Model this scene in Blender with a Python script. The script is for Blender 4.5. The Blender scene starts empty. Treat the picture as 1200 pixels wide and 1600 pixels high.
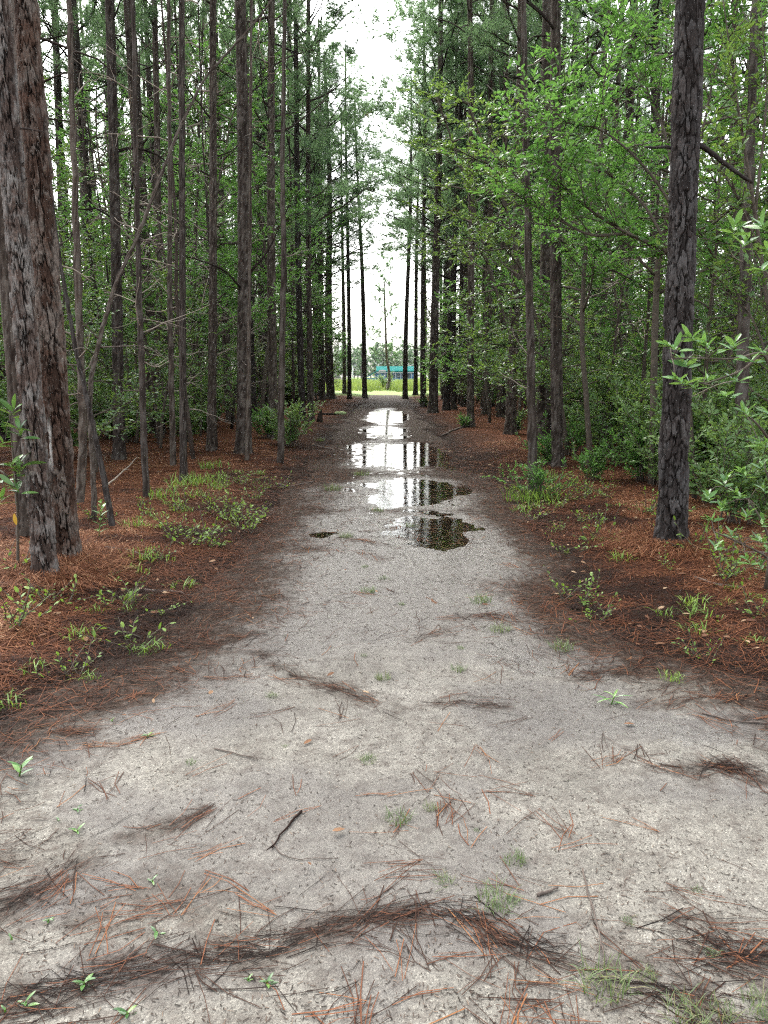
import bpy, math, random
import numpy as np
from math import radians, sin, cos, pi, tan, atan2, atan

# ------------------------------------------------------------------ camera, sky, sun, exposure
scene = bpy.context.scene
CAM_H, PITCH, FPX = 1.55, radians(10.2), 1200.0
cam_data = bpy.data.cameras.new("camera")
cam_data.sensor_fit = 'VERTICAL'; cam_data.sensor_height = 24.0; cam_data.lens = 24.0*FPX/1600.0
cam_data.clip_start = 0.05; cam_data.clip_end = 3000
cam = bpy.data.objects.new("camera", cam_data); scene.collection.objects.link(cam)
cam.location = (0, 0, CAM_H); cam.rotation_euler = (radians(90)-PITCH, 0, 0)
scene.camera = cam

SUN_EL, SUN_AZ = radians(52), radians(-25)          # azimuth from +Y towards +X
world = bpy.data.worlds.new("World"); scene.world = world; world.use_nodes = True
wn = world.node_tree.nodes; wl = world.node_tree.links
bg = wn['Background']
sky = wn.new('ShaderNodeTexSky'); sky.sky_type = 'NISHITA'; sky.sun_disc = False
sky.sun_elevation = SUN_EL; sky.sun_rotation = SUN_AZ; sky.dust_density = 4.0; sky.air_density = 1.2
hs = wn.new('ShaderNodeHueSaturation'); hs.inputs['Saturation'].default_value = 0.22
wl.new(sky.outputs[0], hs.inputs['Color']); wl.new(hs.outputs[0], bg.inputs['Color'])
bg.inputs['Strength'].default_value = 0.15
sun_d = bpy.data.lights.new("sun", 'SUN'); sun_d.energy = 1.5; sun_d.angle = radians(40); sun_d.color = (1.0, 0.95, 0.88)
sun = bpy.data.objects.new("sun", sun_d); scene.collection.objects.link(sun)
sun.rotation_euler = (pi/2-SUN_EL, 0, pi-SUN_AZ) ; sun.location = (0, 0, 40)
vs = scene.view_settings
vs.view_transform = 'Standard'; vs.look = 'None'; vs.gamma = 1.0; vs.use_curve_mapping = False
vs.exposure = 2.42
cy = scene.cycles
cy.max_bounces = 7; cy.diffuse_bounces = 4; cy.glossy_bounces = 3; cy.transmission_bounces = 4; cy.transparent_max_bounces = 8
cy.use_denoising = False; cy.caustics_reflective = False; cy.caustics_refractive = False
cy.use_adaptive_sampling = True; cy.adaptive_threshold = 0.006; cy.filter_width = 1.2; cy.sample_clamp_indirect = 5.0; cy.denoising_prefilter = 'NONE'

random.seed(7); RNG = np.random.default_rng(7)
COL = scene.collection

# ------------------------------------------------------------------ helpers: noise
def _h(ix, iy, s):
    a = (ix.astype(np.int64)*374761393 + iy.astype(np.int64)*668265263 + s*982451653) & 0xffffffff
    a = ((a ^ (a >> 13))*1274126177) & 0xffffffff
    a = ((a ^ (a >> 16))*2246822519) & 0xffffffff
    return ((a ^ (a >> 15)) & 0xffffff)/float(0x1000000)
def vnoise(x, y, s=0):
    x = np.asarray(x, float); y = np.asarray(y, float)
    ix = np.floor(x); iy = np.floor(y); fx = x-ix; fy = y-iy
    fx = fx*fx*(3-2*fx); fy = fy*fy*(3-2*fy)
    a = _h(ix, iy, s); b = _h(ix+1, iy, s); c = _h(ix, iy+1, s); d = _h(ix+1, iy+1, s)
    return (a*(1-fx)+b*fx)*(1-fy) + (c*(1-fx)+d*fx)*fy
def fbm(x, y, s=0, o=4):
    t = 0; a = .5; n = 0
    for k in range(o):
        t = t + a*vnoise(np.asarray(x)*2**k, np.asarray(y)*2**k, s+k*17); n += a; a *= .5
    return t/n
def cells(u, v, nu, s):
    """cellular noise periodic in u (period nu cells): F1, F2, id of the nearest cell"""
    iu = np.floor(u); iv = np.floor(v)
    F1 = np.full(u.shape, 9.); F2 = np.full(u.shape, 9.); ID = np.zeros(u.shape)
    for du in (-1, 0, 1):
        for dv in (-1, 0, 1):
            cu = iu+du; cv = iv+dv; w = np.mod(cu, nu)
            d = np.hypot(u-(cu+.15+.7*_h(w, cv, s)), v-(cv+.1+.8*_h(w, cv, s+5)))
            r = _h(w, cv, s+9)
            near = d < F1
            F2 = np.where(near, F1, np.minimum(F2, d)); ID = np.where(near, r, ID); F1 = np.where(near, d, F1)
    return F1, F2, ID
def sstep(a, b, x):
    t = np.clip((np.asarray(x, float)-a)/(b-a), 0, 1); return t*t*(3-2*t)

# ------------------------------------------------------------------ helpers: meshes and objects
def mesh(name, V, F, mats, attrs=None, smooth=True, mat_idx=None):
    """V (n,3); F: list of (m,3) / (m,4) index arrays"""
    V = np.asarray(V, np.float32); me = bpy.data.meshes.new(name)
    F = [np.asarray(f, np.int32) for f in F if len(f)]
    nl = sum(f.size for f in F); nf = sum(len(f) for f in F)
    me.vertices.add(len(V)); me.vertices.foreach_set('co', V.ravel())
    me.loops.add(nl); me.loops.foreach_set('vertex_index', np.concatenate([f.ravel() for f in F]))
    me.polygons.add(nf)
    tot = np.concatenate([np.full(len(f), f.shape[1], np.int32) for f in F])
    me.polygons.foreach_set('loop_start', np.concatenate([[0], np.cumsum(tot)[:-1]]).astype(np.int32))
    me.polygons.foreach_set('loop_total', tot)
    me.polygons.foreach_set('use_smooth', np.full(nf, smooth))
    if mat_idx is not None: me.polygons.foreach_set('material_index', np.asarray(mat_idx, np.int32))
    for m in (mats if isinstance(mats, (list, tuple)) else [mats]): me.materials.append(m)
    for k, a in (attrs or {}).items():
        me.attributes.new(k, 'FLOAT', 'POINT').data.foreach_set('value', np.asarray(a, np.float32))
    me.update(calc_edges=True); me.validate()
    return me
class MB:
    """collects pieces into one mesh"""
    def __init__(s): s.V = []; s.F = {}; s.n = 0; s.A = {}
    def add(s, V, *Fs, **attrs):
        V = np.asarray(V, float)
        for f in Fs:
            f = np.asarray(f, int)
            if len(f): s.F.setdefault(f.shape[1], []).append(f+s.n)
        for k in set(s.A) | set(attrs):
            s.A.setdefault(k, [np.zeros(s.n)] if s.n else [])
            a = attrs.get(k, 0.0)
            s.A[k].append(np.full(len(V), a) if np.isscalar(a) else np.asarray(a, float))
        s.V.append(V); s.n += len(V); return s
    def mesh(s, name, mats, smooth=True):
        return mesh(name, np.concatenate(s.V), [np.concatenate(s.F[k]) for k in sorted(s.F)], mats,
                    {k: np.concatenate(a) for k, a in s.A.items()}, smooth)
    def box(s, x0, x1, y0, y1, z0, z1, **a):
        V = [(x, y, z) for x in (x0, x1) for y in (y0, y1) for z in (z0, z1)]
        return s.add(V, [(0, 1, 3, 2), (4, 6, 7, 5), (0, 4, 5, 1), (2, 3, 7, 6), (0, 2, 6, 4), (1, 5, 7, 3)], **a)
def ob(name, me, parent=None, loc=None, rot=None, scale=None):
    o = bpy.data.objects.new(name, me); COL.objects.link(o)
    if parent: o.parent = parent
    if loc is not None: o.location = loc
    if rot is not None: o.rotation_euler = rot
    if scale is not None: o.scale = scale if hasattr(scale, '__len__') else (scale,)*3
    return o
def tag(o, label=None, cat=None, group=None, kind=None):
    for k, v in (('label', label), ('category', cat), ('group', group), ('kind', kind)):
        if v: o[k] = v
    return o
def thing(name, label, cat, loc, rot=(0, 0, 0), scale=1.0, group=None):
    o = ob(name, None, None, loc, rot, scale); o.empty_display_size = .1
    return tag(o, label, cat, group)
def norm(a):
    return a/np.maximum(np.linalg.norm(a, axis=-1, keepdims=True), 1e-9)
def tube(P, R, ns=6, cap=True):
    """tube along polyline P with radii R -> V, quads, tris"""
    P = np.asarray(P, float); n = len(P); R = np.broadcast_to(np.asarray(R, float), (n,))
    T = norm(np.gradient(P, axis=0))
    ref = np.array([0, 0, 1.]) if abs(T[0][2]) < .8 else np.array([1., 0, 0])
    A = norm(np.cross(T, ref)); B = np.cross(T, A)
    th = np.arange(ns)*2*pi/ns
    V = P[:, None]+R[:, None, None]*(np.cos(th)[None, :, None]*A[:, None]+np.sin(th)[None, :, None]*B[:, None])
    V = V.reshape(-1, 3)
    i = np.arange(n-1)[:, None]*ns; j = np.arange(ns)[None]; k = (j+1) % ns
    Q = np.stack([i+j, i+k, i+ns+k, i+ns+j], -1).reshape(-1, 4)
    T3 = []
    if cap:
        V = np.concatenate([V, [P[-1]], [P[0]]]); e = (n-1)*ns
        T3 = [(e+a, e+(a+1) % ns, n*ns) for a in range(ns)]+[((a+1) % ns, a, n*ns+1) for a in range(ns)]
    return V, Q, np.array(T3).reshape(-1, 3)
def curve(p, d, L, n=5, up=0.0, wob=.12, rnd=random):
    """a wandering polyline from p along d"""
    p = np.array(p, float); d = norm(np.array(d, float)); out = [p.copy()]
    for k in range(n):
        d = norm(d+np.array([rnd.gauss(0, wob), rnd.gauss(0, wob), rnd.gauss(0, wob)+up]))
        p = p+d*L/n; out.append(p.copy())
    return np.array(out)
def at_t(P, t):
    P = np.asarray(P); f = t*(len(P)-1); i = min(int(f), len(P)-2)
    return P[i]+(P[i+1]-P[i])*(f-i), norm(P[i+1]-P[i])

# image point (1200 x 1600) -> ground, and -> the vertical plane at depth Y
def ray(px, py):
    u = (px-600)/FPX; v = (800-py)/FPX
    return np.array([u, cos(PITCH)+sin(PITCH)*v, -sin(PITCH)+cos(PITCH)*v])
def gp(px, py):
    d = ray(px, py); t = CAM_H/-d[2]; return d[0]*t, d[1]*t
def vp(px, py, Y):
    d = ray(px, py); t = Y/d[1]; return np.array([d[0]*t, Y, CAM_H+d[2]*t])
def depth(y): return y*cos(PITCH)+CAM_H*sin(PITCH)

# ------------------------------------------------------------------ materials
class NT:
    def __init__(s, name):
        s.m = bpy.data.materials.new(name); s.m.use_nodes = True
        s.t = s.m.node_tree; s.t.nodes.clear(); s.L = s.t.links
        s.out = s.n('ShaderNodeOutputMaterial')
    def n(s, typ, **kw):
        x = s.t.nodes.new(typ)
        for k, v in kw.items():
            if k in x.inputs.keys(): x.inputs[k].default_value = v
            else: setattr(x, k, v)
        return x
    def k(s, a, ao, b, bi): s.L.new(a.outputs[ao], b.inputs[bi])
    def noise(s, scale, detail=4, rough=.6, vec=None, dist=0.0):
        x = s.n('ShaderNodeTexNoise', Scale=scale, Detail=detail, Roughness=rough, Distortion=dist)
        if vec: s.L.new(vec, x.inputs['Vector'])
        return x.outputs['Fac']
    def ramp(s, fac, stops):
        x = s.n('ShaderNodeValToRGB'); e = x.color_ramp.elements
        while len(e) < len(stops): e.new(.5)
        for el, (p, c) in zip(e, stops):
            el.position = p; el.color = (*c, 1) if len(c) == 3 else c
        s.L.new(fac, x.inputs[0]); return x.outputs[0]
    def mix(s, fac, a, b, mode='MIX'):
        x = s.n('ShaderNodeMix', data_type='RGBA', blend_type=mode)
        for v, i in ((fac, 0), (a, 6), (b, 7)):
            if hasattr(v, 'links') or hasattr(v, 'is_linked'): s.L.new(v, x.inputs[i])
            else: x.inputs[i].default_value = v if i == 0 else ((*v, 1) if len(v) == 3 else v)
        return x.outputs[2]
    def math(s, op, a, b=0.0, clamp=False):
        x = s.n('ShaderNodeMath', operation=op, use_clamp=clamp)
        for v, i in ((a, 0), (b, 1)):
            if hasattr(v, 'is_linked'): s.L.new(v, x.inputs[i])
            else: x.inputs[i].default_value = v
        return x.outputs[0]
    def attr(s, name): return s.n('ShaderNodeAttribute', attribute_name=name).outputs['Fac']
    def coord(s): return s.n('ShaderNodeTexCoord').outputs['Object']
    def bump(s, h, strength=.5, dist=.01):
        x = s.n('ShaderNodeBump', Strength=strength, Distance=dist); s.L.new(h, x.inputs['Height']); return x.outputs[0]
    def bsdf(s, color, rough=.8, normal=None, spec=.5, **kw):
        x = s.n('ShaderNodeBsdfPrincipled')
        for v, i in ((color, 'Base Color'), (rough, 'Roughness'), (spec, 'Specular IOR Level')):
            if hasattr(v, 'is_linked'): s.L.new(v, x.inputs[i])
            else: x.inputs[i].default_value = (*v, 1) if hasattr(v, '__len__') else v
        if normal is not None: s.L.new(normal, x.inputs['Normal'])
        for k, v in kw.items(): x.inputs[k].default_value = v
        return x.outputs[0]
    def done(s, sh): s.L.new(sh, s.out.inputs['Surface']); return s.m
def rep(c, f): return tuple(min(1, x*f) for x in c)

def bark_mat(name, plate, furrow_shade, lichen, dark=1.0, lich_amt=.5):
    t = NT(name); co = t.coord()
    inst = t.n('ShaderNodeObjectInfo').outputs['Random']
    pl = t.attr('plate'); ce = t.attr('cell')
    n1 = t.noise(9, 5, .65, co); n2 = t.noise(60, 4, .7, co); n3 = t.noise(2.2, 3, .6, co)
    pc = t.ramp(ce, [(0.1, rep(plate, .5)), (.5, plate), (.9, rep(plate, 1.5))])
    lf = t.math('MULTIPLY', t.ramp(t.math('ADD', t.math('MULTIPLY', n1, .7), t.math('MULTIPLY', ce, .3)), [(.46, (0, 0, 0)), (.60, (1, 1, 1))]), lich_amt)
    pc = t.mix(lf, pc, lichen)
    fine = t.ramp(n2, [(.3, (.62, .6, .6)), (.7, (1.25, 1.25, 1.25))])
    pc = t.mix(1.0, pc, fine, 'MULTIPLY')
    c = t.mix(pl, furrow_shade, pc); c = t.mix(t.attr('scar'), c, (.5, .5, .49))  # furrows between plates: darker reddish bark, with crevice shade painted into the colour
    tone = t.ramp(t.math('ADD', t.math('MULTIPLY', inst, .6), t.math('MULTIPLY', n3, .4)), [(.2, (.62*dark, .62*dark, .64*dark)), (.8, (1.4*dark, 1.34*dark, 1.25*dark))])
    c = t.mix(1.0, c, tone, 'MULTIPLY')
    h = t.math('ADD', t.math('MULTIPLY', n2, .8), t.math('MULTIPLY', n1, .8))
    return t.done(t.bsdf(c, .82, t.bump(h, .7, .012), .07))
def leaf_mat(name, stops, trans=.32, rough=.42, inst_amt=.35, tr_col=(.20, .30, .03), spec=.45):
    t = NT(name); r = t.attr('rnd'); inst = t.n('ShaderNodeObjectInfo').outputs['Random']
    f = t.math('ADD', t.math('MULTIPLY', r, 1-inst_amt), t.math('MULTIPLY', inst, inst_amt))
    c = t.ramp(f, stops)
    p = t.bsdf(c, rough, None, spec)
    tr = t.n('ShaderNodeBsdfTranslucent'); t.L.new(t.mix(.6, c, tr_col), tr.inputs[0])
    mx = t.n('ShaderNodeMixShader'); mx.inputs[0].default_value = trans
    t.L.new(p, mx.inputs[1]); t.L.new(tr.outputs[0], mx.inputs[2])
    return t.done(mx.outputs[0])
def plain(name, color, rough=.7, var=.25, scale=8, bump=.2, spec=.12):
    t = NT(name); co = t.coord(); n = t.noise(scale, 5, .6, co)
    c = t.ramp(n, [(.25, rep(color, 1-var)), (.75, rep(color, 1+var))])
    return t.done(t.bsdf(c, rough, t.bump(n, bump, .02), spec))
def rnd_mat(name, stops, rough=.75, spec=.06):
    t = NT(name); return t.done(t.bsdf(t.ramp(t.attr('rnd'), stops), rough, None, spec))

M = {}
M['bark_near'] = bark_mat('bark_reddish_grey', (.13, .096, .08), (.009, .006, .005), (.27, .262, .245), 1.0, .8)
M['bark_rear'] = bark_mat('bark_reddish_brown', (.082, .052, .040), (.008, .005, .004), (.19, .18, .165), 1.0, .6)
M['bark_wet'] = bark_mat('bark_charcoal_grey', (.070, .060, .055), (.016, .012, .010), (.15, .15, .145), .95, .5)
M['bark'] = bark_mat('bark_forest', (.066, .054, .046), (.017, .012, .010), (.14, .132, .12), 1.0, .6)
M['twig'] = plain('dead_twig', (.10, .08, .068), .85, .4, 20)
M['pale_twig'] = plain('pale_twig', (.26, .22, .18), .8, .35, 25)
M['stem'] = plain('sapling_stem', (.085, .07, .055), .8, .4, 12)
M['needle'] = leaf_mat('pine_foliage', [(0, (.06, .11, .06)), (.5, (.105, .175, .10)), (.93, (.16, .25, .135)), (1, (.28, .13, .04))], .5, .6, .3, (.14, .24, .08), .15)
M['leaf'] = leaf_mat('understory_leaf', [(0, (.05, .13, .035)), (.5, (.09, .205, .05)), (1, (.175, .32, .075))], .48, tr_col=(.16, .34, .055), spec=.3)
M['leaf_dark'] = leaf_mat('dark_shrub_leaf', [(0, (.045, .105, .035)), (.5, (.085, .175, .058)), (1, (.15, .26, .085))], .42, .38)
M['bay'] = leaf_mat('bay_leaf', [(0, (.06, .15, .05)), (.5, (.11, .24, .075)), (1, (.20, .36, .09))], .34, .3, .8, (.2, .34, .05), .6)
M['bigleaf'] = leaf_mat('broad_leaf', [(0, (.03, .085, .03)), (.6, (.07, .16, .04)), (1, (.15, .28, .05))], .28, .34, .9, (.2, .34, .05), .5)
M['yellow_leaf'] = plain('yellow_leaf', (.40, .24, .03), .5, .3, 60)
M['grass'] = leaf_mat('grass_blade', [(0, (.07, .15, .02)), (.5, (.14, .26, .035)), (1, (.26, .37, .06))], .42, .5, .4)
M['dull_grass'] = leaf_mat('worn_grass', [(0, (.05, .085, .03)), (.6, (.09, .14, .045)), (1, (.20, .17, .08))], .25, .55, .3)
M['meadow_grass'] = leaf_mat('meadow_grass', [(0, (.06, .12, .025)), (.5, (.12, .19, .035)), (1, (.20, .25, .06))], .4, .5, .1, (.20, .24, .05))
M['litter'] = rnd_mat('fallen_needles', [(0, (.016, .009, .007)), (.3, (.060, .021, .011)), (.65, (.135, .052, .025)), (.88, (.225, .098, .048)), (1, (.36, .22, .13))], .65)
M['path_needle'] = rnd_mat('path_needles', [(0, (.010, .007, .006)), (.45, (.045, .023, .016)), (.8, (.14, .055, .028)), (1, (.19, .085, .036))], .7, .06)
M['dead_leaf'] = rnd_mat('fallen_leaves', [(0, (.07, .032, .02)), (.5, (.15, .08, .045)), (1, (.27, .19, .12))], .7)
M['fleck'] = rnd_mat('dark_flecks', [(0, (.02, .017, .014)), (.7, (.07, .05, .04)), (1, (.16, .12, .09))], .7)

# ------------------------------------------------------------------ ground, path, puddles
def cx(y): return .08+.10*np.sin(np.asarray(y)*.16+.6)*sstep(4, 12, y)
def hw(y):
    y = np.asarray(y, float); return 1.34+.5*np.clip(4.1-y, 0, 6)-.12*sstep(7, 10, y)-.2*sstep(30, 45, y)
# water level is relative to the path's own height there
PUD = [ # x, y, rx, ry, level, kind
    (.13, 29.2, .70, 5.0, -.012, 'far puddle'), (.02, 21.5, .60, 1.75, -.010, ''), (.38, 15.3, 1.10, 2.65, -.014, ''),
    (.38, 10.35, .66, 1.15, -.010, ''), (.47, 7.65, .40, .82, -.010, ''), (.90, 4.02, .32, .20, -.003, ''), (-.62, 7.5, .14, .13, -.008, ''),
    (1.62, 3.22, .30, .13, -.003, '')]
def base(x, y):
    r = .05*(fbm(x*.22, y*.22, 3, 3)-.5)*sstep(5, 12, np.abs(x)+y*.2)
    return r-.4*sstep(70, 200, y)
def path_raw(x, y):
    b = base(x, y)+.035*(fbm(x*.7, y*.55, 11, 3)-.5)+.020*(fbm(x*3.1, y*2.6, 14, 4)-.5)+.014*(fbm(x*13, y*11, 15, 2)-.5)
    rut = sum(a*np.exp(-((x-x0-.10*np.sin(y*.7+p))/.13)**2) for x0, a, p in ((-.50, 1, 0), (.70, 1, 1.3), (-.18, .5, 2), (.28, .5, 4)))
    b = b-.016*rut*sstep(3.6, 5, y)*(1-sstep(22, 30, y))*(.4+1.2*vnoise(x*2, y*1.3, 17))
    return b+.03*np.exp(-((x+.9)/.7)**2-((y-3.1)/.6)**2)
PLEV = [float(path_raw(np.array([p[0]]), np.array([p[1]]))[0])+p[4] for p in PUD]
def pud_d(x, y, i):
    p = PUD[i]; q = min(p[2], p[3]); f = 1.3/max(.25, q)
    w = (fbm(x*f*1.2, y*f*.7, 40+i, 4)-.5)*(.8 if i < 2 else 1.25)
    return np.hypot((x-p[0])/p[2], (y-p[1])/p[3])+w
def path_z(x, y):
    x = np.asarray(x, float); y = np.asarray(y, float)
    z = path_raw(x, y)
    for i in range(len(PUD)):
        d = pud_d(x, y, i); dep = .05 if i < 5 else .012
        target = PLEV[i]+dep*np.clip(d-1, -1, 1.2)*np.where(d > 1, .45, 1)
        target = target+(.012*(fbm(x*7, y*4.5, 18, 4)-.5)+.007*(fbm(x*26, y*17, 19, 3)-.5))*(1 if i < 5 else .8)
        k = 1-sstep(1.15, 1.75, d); z = z*(1-k)+target*k
    return z
def edge_s(x, y):
    """signed distance from the ragged edge of the sand, + outside"""
    n = .95*(fbm(x*.9, y*.6, 21, 4)-.5)+.40*(fbm(x*4, y*3.4, 23, 4)-.5)
    return np.abs(x-cx(y))-hw(y)+n
def wet(x, y):
    s = 0
    for (px, py, rx, ry) in ((270, 1070, 130, 50), (560, 900, 120, 60), (480, 940, 60, 35), (620, 880, 90, 40), (640, 800, 170, 90), (420, 1000, 70, 30), (740, 930, 60, 40), (900, 960, 70, 40), (440, 880, 50, 40), (330, 1120, 120, 30), (60, 1180, 90, 40), (1100, 1230, 120, 25), (880, 1110, 120, 22), (100, 1400, 90, 40), (230, 1520, 180, 45), (700, 1460, 120, 30)):
        a, b = gp(px, py); sx = rx/FPX*depth(b); sy = abs(gp(px, py-ry)[1]-gp(px, py+ry)[1])/2
        s = s+np.exp(-((x-a)/sx)**2-((y-b)/sy)**2)
    return np.clip(s*(.4+1.2*fbm(x*2.5, y*2.2, 31, 4)), 0, 1)
def ground_z(x, y):
    x = np.asarray(x, float); y = np.asarray(y, float); e = edge_s(x, y)
    inside = 1-sstep(-.3, .25, e)
    fl = base(x, y)+.035*(fbm(x*.7, y*.55, 11, 3)-.5)+.09*sstep(0, 1.6, e)+.035*(fbm(x*2.3, y*2.3, 27, 4)-.4)*sstep(-.2, .8, e)
    fl = fl+.05*(fbm(x*.5, y*.5, 28, 3)-.5)*sstep(.5, 2, e)
    return fl-.09*inside*(1-sstep(57, 60, y))
def top_z(x, y):
    x = np.atleast_1d(np.asarray(x, float)); y = np.atleast_1d(np.asarray(y, float))
    g = ground_z(x, y); p = path_z(x, y)-.08*sstep(0, .5, edge_s(x, y))
    return np.where(y < 57.5, np.maximum(g, p), g)
def water_z(x, y):
    z = np.full(np.shape(x), -9.)
    for i in range(len(PUD)): z = np.where((pud_d(x, y, i) < 1.3) & (i not in (5, 7)), np.maximum(z, PLEV[i]), z)
    return z
def gz(x, y): return float(top_z(x, y)[0])

def axis(lo, hi, d0, grow, mid=0.0):
    out = [mid]; d = d0
    while out[-1] < hi: out.append(out[-1]+d); d *= grow
    out2 = [mid]; d = d0
    while out2[-1] > lo: out2.append(out2[-1]-d); d *= grow
    return np.array(sorted(set(out[:-1]+[hi]+out2[1:-1]+[lo])))
def sheet(xs, ys, fz):
    X, Y = np.meshgrid(xs, ys); Z = fz(X, Y); n = len(xs)
    V = np.stack([X, Y, Z], -1).reshape(-1, 3)
    i = np.arange(len(ys)-1)[:, None]*n; j = np.arange(n-1)[None]
    return V, np.stack([i+j, i+j+1, i+n+j+1, i+n+j], -1).reshape(-1, 4)

# forest floor material: needle duff with humus near the path, grass green towards the clearing
t = NT('forest_floor'); co = t.coord()
n1 = t.noise(3.2, 6, .7, co); n2 = t.noise(42, 5, .75, co); n3 = t.noise(.7, 4, .6, co); n4 = t.noise(150, 3, .7, co)
mp = t.n('ShaderNodeMapping'); mp.inputs['Scale'].default_value = (1, .28, 1); mp.inputs['Rotation'].default_value = (0, 0, .7); t.L.new(co, mp.inputs[0])
n5 = t.noise(75, 3, .7, mp.outputs[0], 1.5)
dn = t.ramp(t.math('ADD', t.math('MULTIPLY', n2, .5), t.math('MULTIPLY', n5, .5)), [(.30, (.022, .011, .008)), (.46, (.085, .034, .018)), (.58, (.16, .065, .032)), (.72, (.28, .14, .075))])
hum = t.ramp(n2, [(.3, (.010, .008, .007)), (.55, (.028, .020, .016)), (.75, (.075, .055, .044))])
hm = t.math('ADD', t.attr('humus'), t.math('MULTIPLY', t.math('SUBTRACT', n1, .5), 1.1), True)
c = t.mix(hm, dn, hum)
c = t.mix(t.ramp(n3, [(.35, (0, 0, 0)), (.75, (.45, .45, .45))]), c, hum)
gcol = t.ramp(n2, [(.3, (.05, .10, .02)), (.7, (.12, .18, .04))])
c = t.mix(t.attr('green'), c, gcol)
M['floor'] = t.done(t.bsdf(c, .92, t.bump(t.math('ADD', n2, t.math('MULTIPLY', n5, .8)), .9, .03), .05))

xs = axis(-120, 120, .05, 1.028, 0.0); ys = axis(-6, 420, .05, 1.022, 3.0)
V, Q = sheet(xs, ys, ground_z)
e = edge_s(V[:, 0], V[:, 1])
hum_a = np.clip(1.15-e/1.25, 0, 1)
ground = ob('ground', mesh('ground', V, [Q], M['floor'], {'humus': hum_a, 'green': sstep(50, 57, V[:, 1]+2*(fbm(V[:, 0]*.5, V[:, 1]*.5, 5)-.5))}))
tag(ground, 'rust brown pine needle floor of the forest beside the sandy path', 'ground', kind='structure')

DR = [([(0, 1572), (120, 1535), (250, 1505), (400, 1492), (530, 1452)], .055, 1500, .12), ([(530, 1452), (640, 1430), (740, 1437), (800, 1480), (880, 1502)], .03, 1100, .25), ([(0, 1420), (60, 1392), (110, 1360)], .06, 500, .15),
      ([(395, 1012), (470, 1063), (540, 1085), (610, 1112)], .05, 520, .25), ([(330, 1066), (400, 1060), (450, 1068)], .03, 150, .8), ([(120, 1172), (190, 1172), (235, 1162)], .025, 160, .85), ([(70, 1140), (130, 1150)], .04, 160, .5),
      ([(1000, 1192), (1080, 1205), (1150, 1197), (1200, 1225)], .06, 420, .3), ([(1110, 1190), (1160, 1200)], .035, 420, .2), ([(700, 966), (760, 962), (800, 972)], .05, 330, .4), ([(690, 1102), (790, 1107)], .03, 260, .25),
      ([(200, 1310), (290, 1292), (330, 1270)], .03, 150, .3), ([(905, 1060), (975, 1048), (1030, 1020)], .06, 620, .25), ([(672, 1225), (700, 1262), (690, 1290)], .035, 170, .6), ([(1070, 1470), (1140, 1490), (1200, 1500)], .07, 700, .15),
      ([(1000, 1540), (1060, 1560), (1200, 1590)], .10, 500, .25), ([(430, 800), (560, 795), (720, 800)], .16, 500, .45), ([(440, 745), (560, 738), (720, 742)], .3, 500, .4), ([(480, 855), (560, 858), (600, 875)], .06, 180, .6),
      ([(1020, 1100), (1110, 1085), (1200, 1090)], .10, 420, .4), ([(655, 1000), (690, 985)], .04, 120, .5), ([(520, 840), (600, 850)], .06, 160, .4), ([(0, 1350), (60, 1330)], .08, 160, .4), ([(150, 1440), (300, 1400)], .12, 140, .5),
      ([(960, 1010), (1040, 1000)], .12, 500, .25), ([(250, 1010), (390, 1000)], .10, 500, .25), ([(60, 1120), (200, 1090)], .12, 450, .35), ([(380, 890), (410, 950)], .12, 380, .25), ([(430, 760), (370, 850)], .18, 500, .25), ([(790, 800), (900, 920)], .16, 500, .25)]
def drift_mask(x, y):
    """humus left in the lines where the needles washed up"""
    m = np.zeros(x.shape)
    for pts, sp, n, tone in DR:
        G = np.array([gp(*p) for p in pts]); d = np.full(x.shape, 9.)
        for a, b in zip(G[:-1], G[1:]):
            q = np.clip(((x-a[0])*(b[0]-a[0])+(y-a[1])*(b[1]-a[1]))/max(1e-6, ((b-a)**2).sum()), 0, 1)
            d = np.minimum(d, np.hypot(x-a[0]-q*(b[0]-a[0]), y-a[1]-q*(b[1]-a[1])))
        m = np.maximum(m, np.exp(-(d/(sp*1.5+.012))**2)*np.clip(1.35-1.2*tone, .1, 1.2))
    return m*np.clip(-1.3+4.2*fbm(x*9, y*9, 91, 5), 0, 1.0)
# sand
t = NT('wet_sand'); co = t.coord()
s1 = t.noise(2.2, 6, .65, co); s2 = t.noise(120, 3, .8, co); s3 = t.noise(260, 2, .7, co); s4 = t.noise(14, 5, .7, co); s5 = t.noise(34, 4, .75, co)
sand = t.ramp(s1, [(.3, (.14, .132, .115)), (.55, (.222, .211, .186)), (.75, (.285, .272, .241))])
vo = t.n('ShaderNodeTexVoronoi', Scale=210.0); t.L.new(co, vo.inputs['Vector'])
grain = t.ramp(vo.outputs['Color'], [(.10, (.40, .39, .38)), (.32, (.85, .84, .83)), (.78, (1.05, 1.04, 1.02)), (.93, (1.6, 1.58, 1.52))])
sand = t.mix(1.0, sand, grain, 'MULTIPLY')
speck = t.ramp(s2, [(.60, (0, 0, 0)), (.67, (1, 1, 1))])
sand = t.mix(t.math('MULTIPLY', speck, .75), sand, (.06, .05, .042))
grit = t.math('ADD', t.math('MULTIPLY', t.ramp(s5, [(.50, (0, 0, 0)), (.64, (1, 1, 1))]), .55), t.math('MULTIPLY', t.ramp(s4, [(.48, (0, 0, 0)), (.62, (1, 1, 1))]), .38), True)
sand = t.mix(grit, sand, (.13, .115, .10))
damp = t.math('ADD', t.attr('damp'), t.math('MULTIPLY', t.math('SUBTRACT', s4, .52), .9), True)
sand = t.mix(t.math('MULTIPLY', damp, .78), sand, (.075, .066, .060))
lit = t.math('ADD', t.attr('litter'), t.math('MULTIPLY', t.math('SUBTRACT', s4, .5), 1.3), True)
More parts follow.
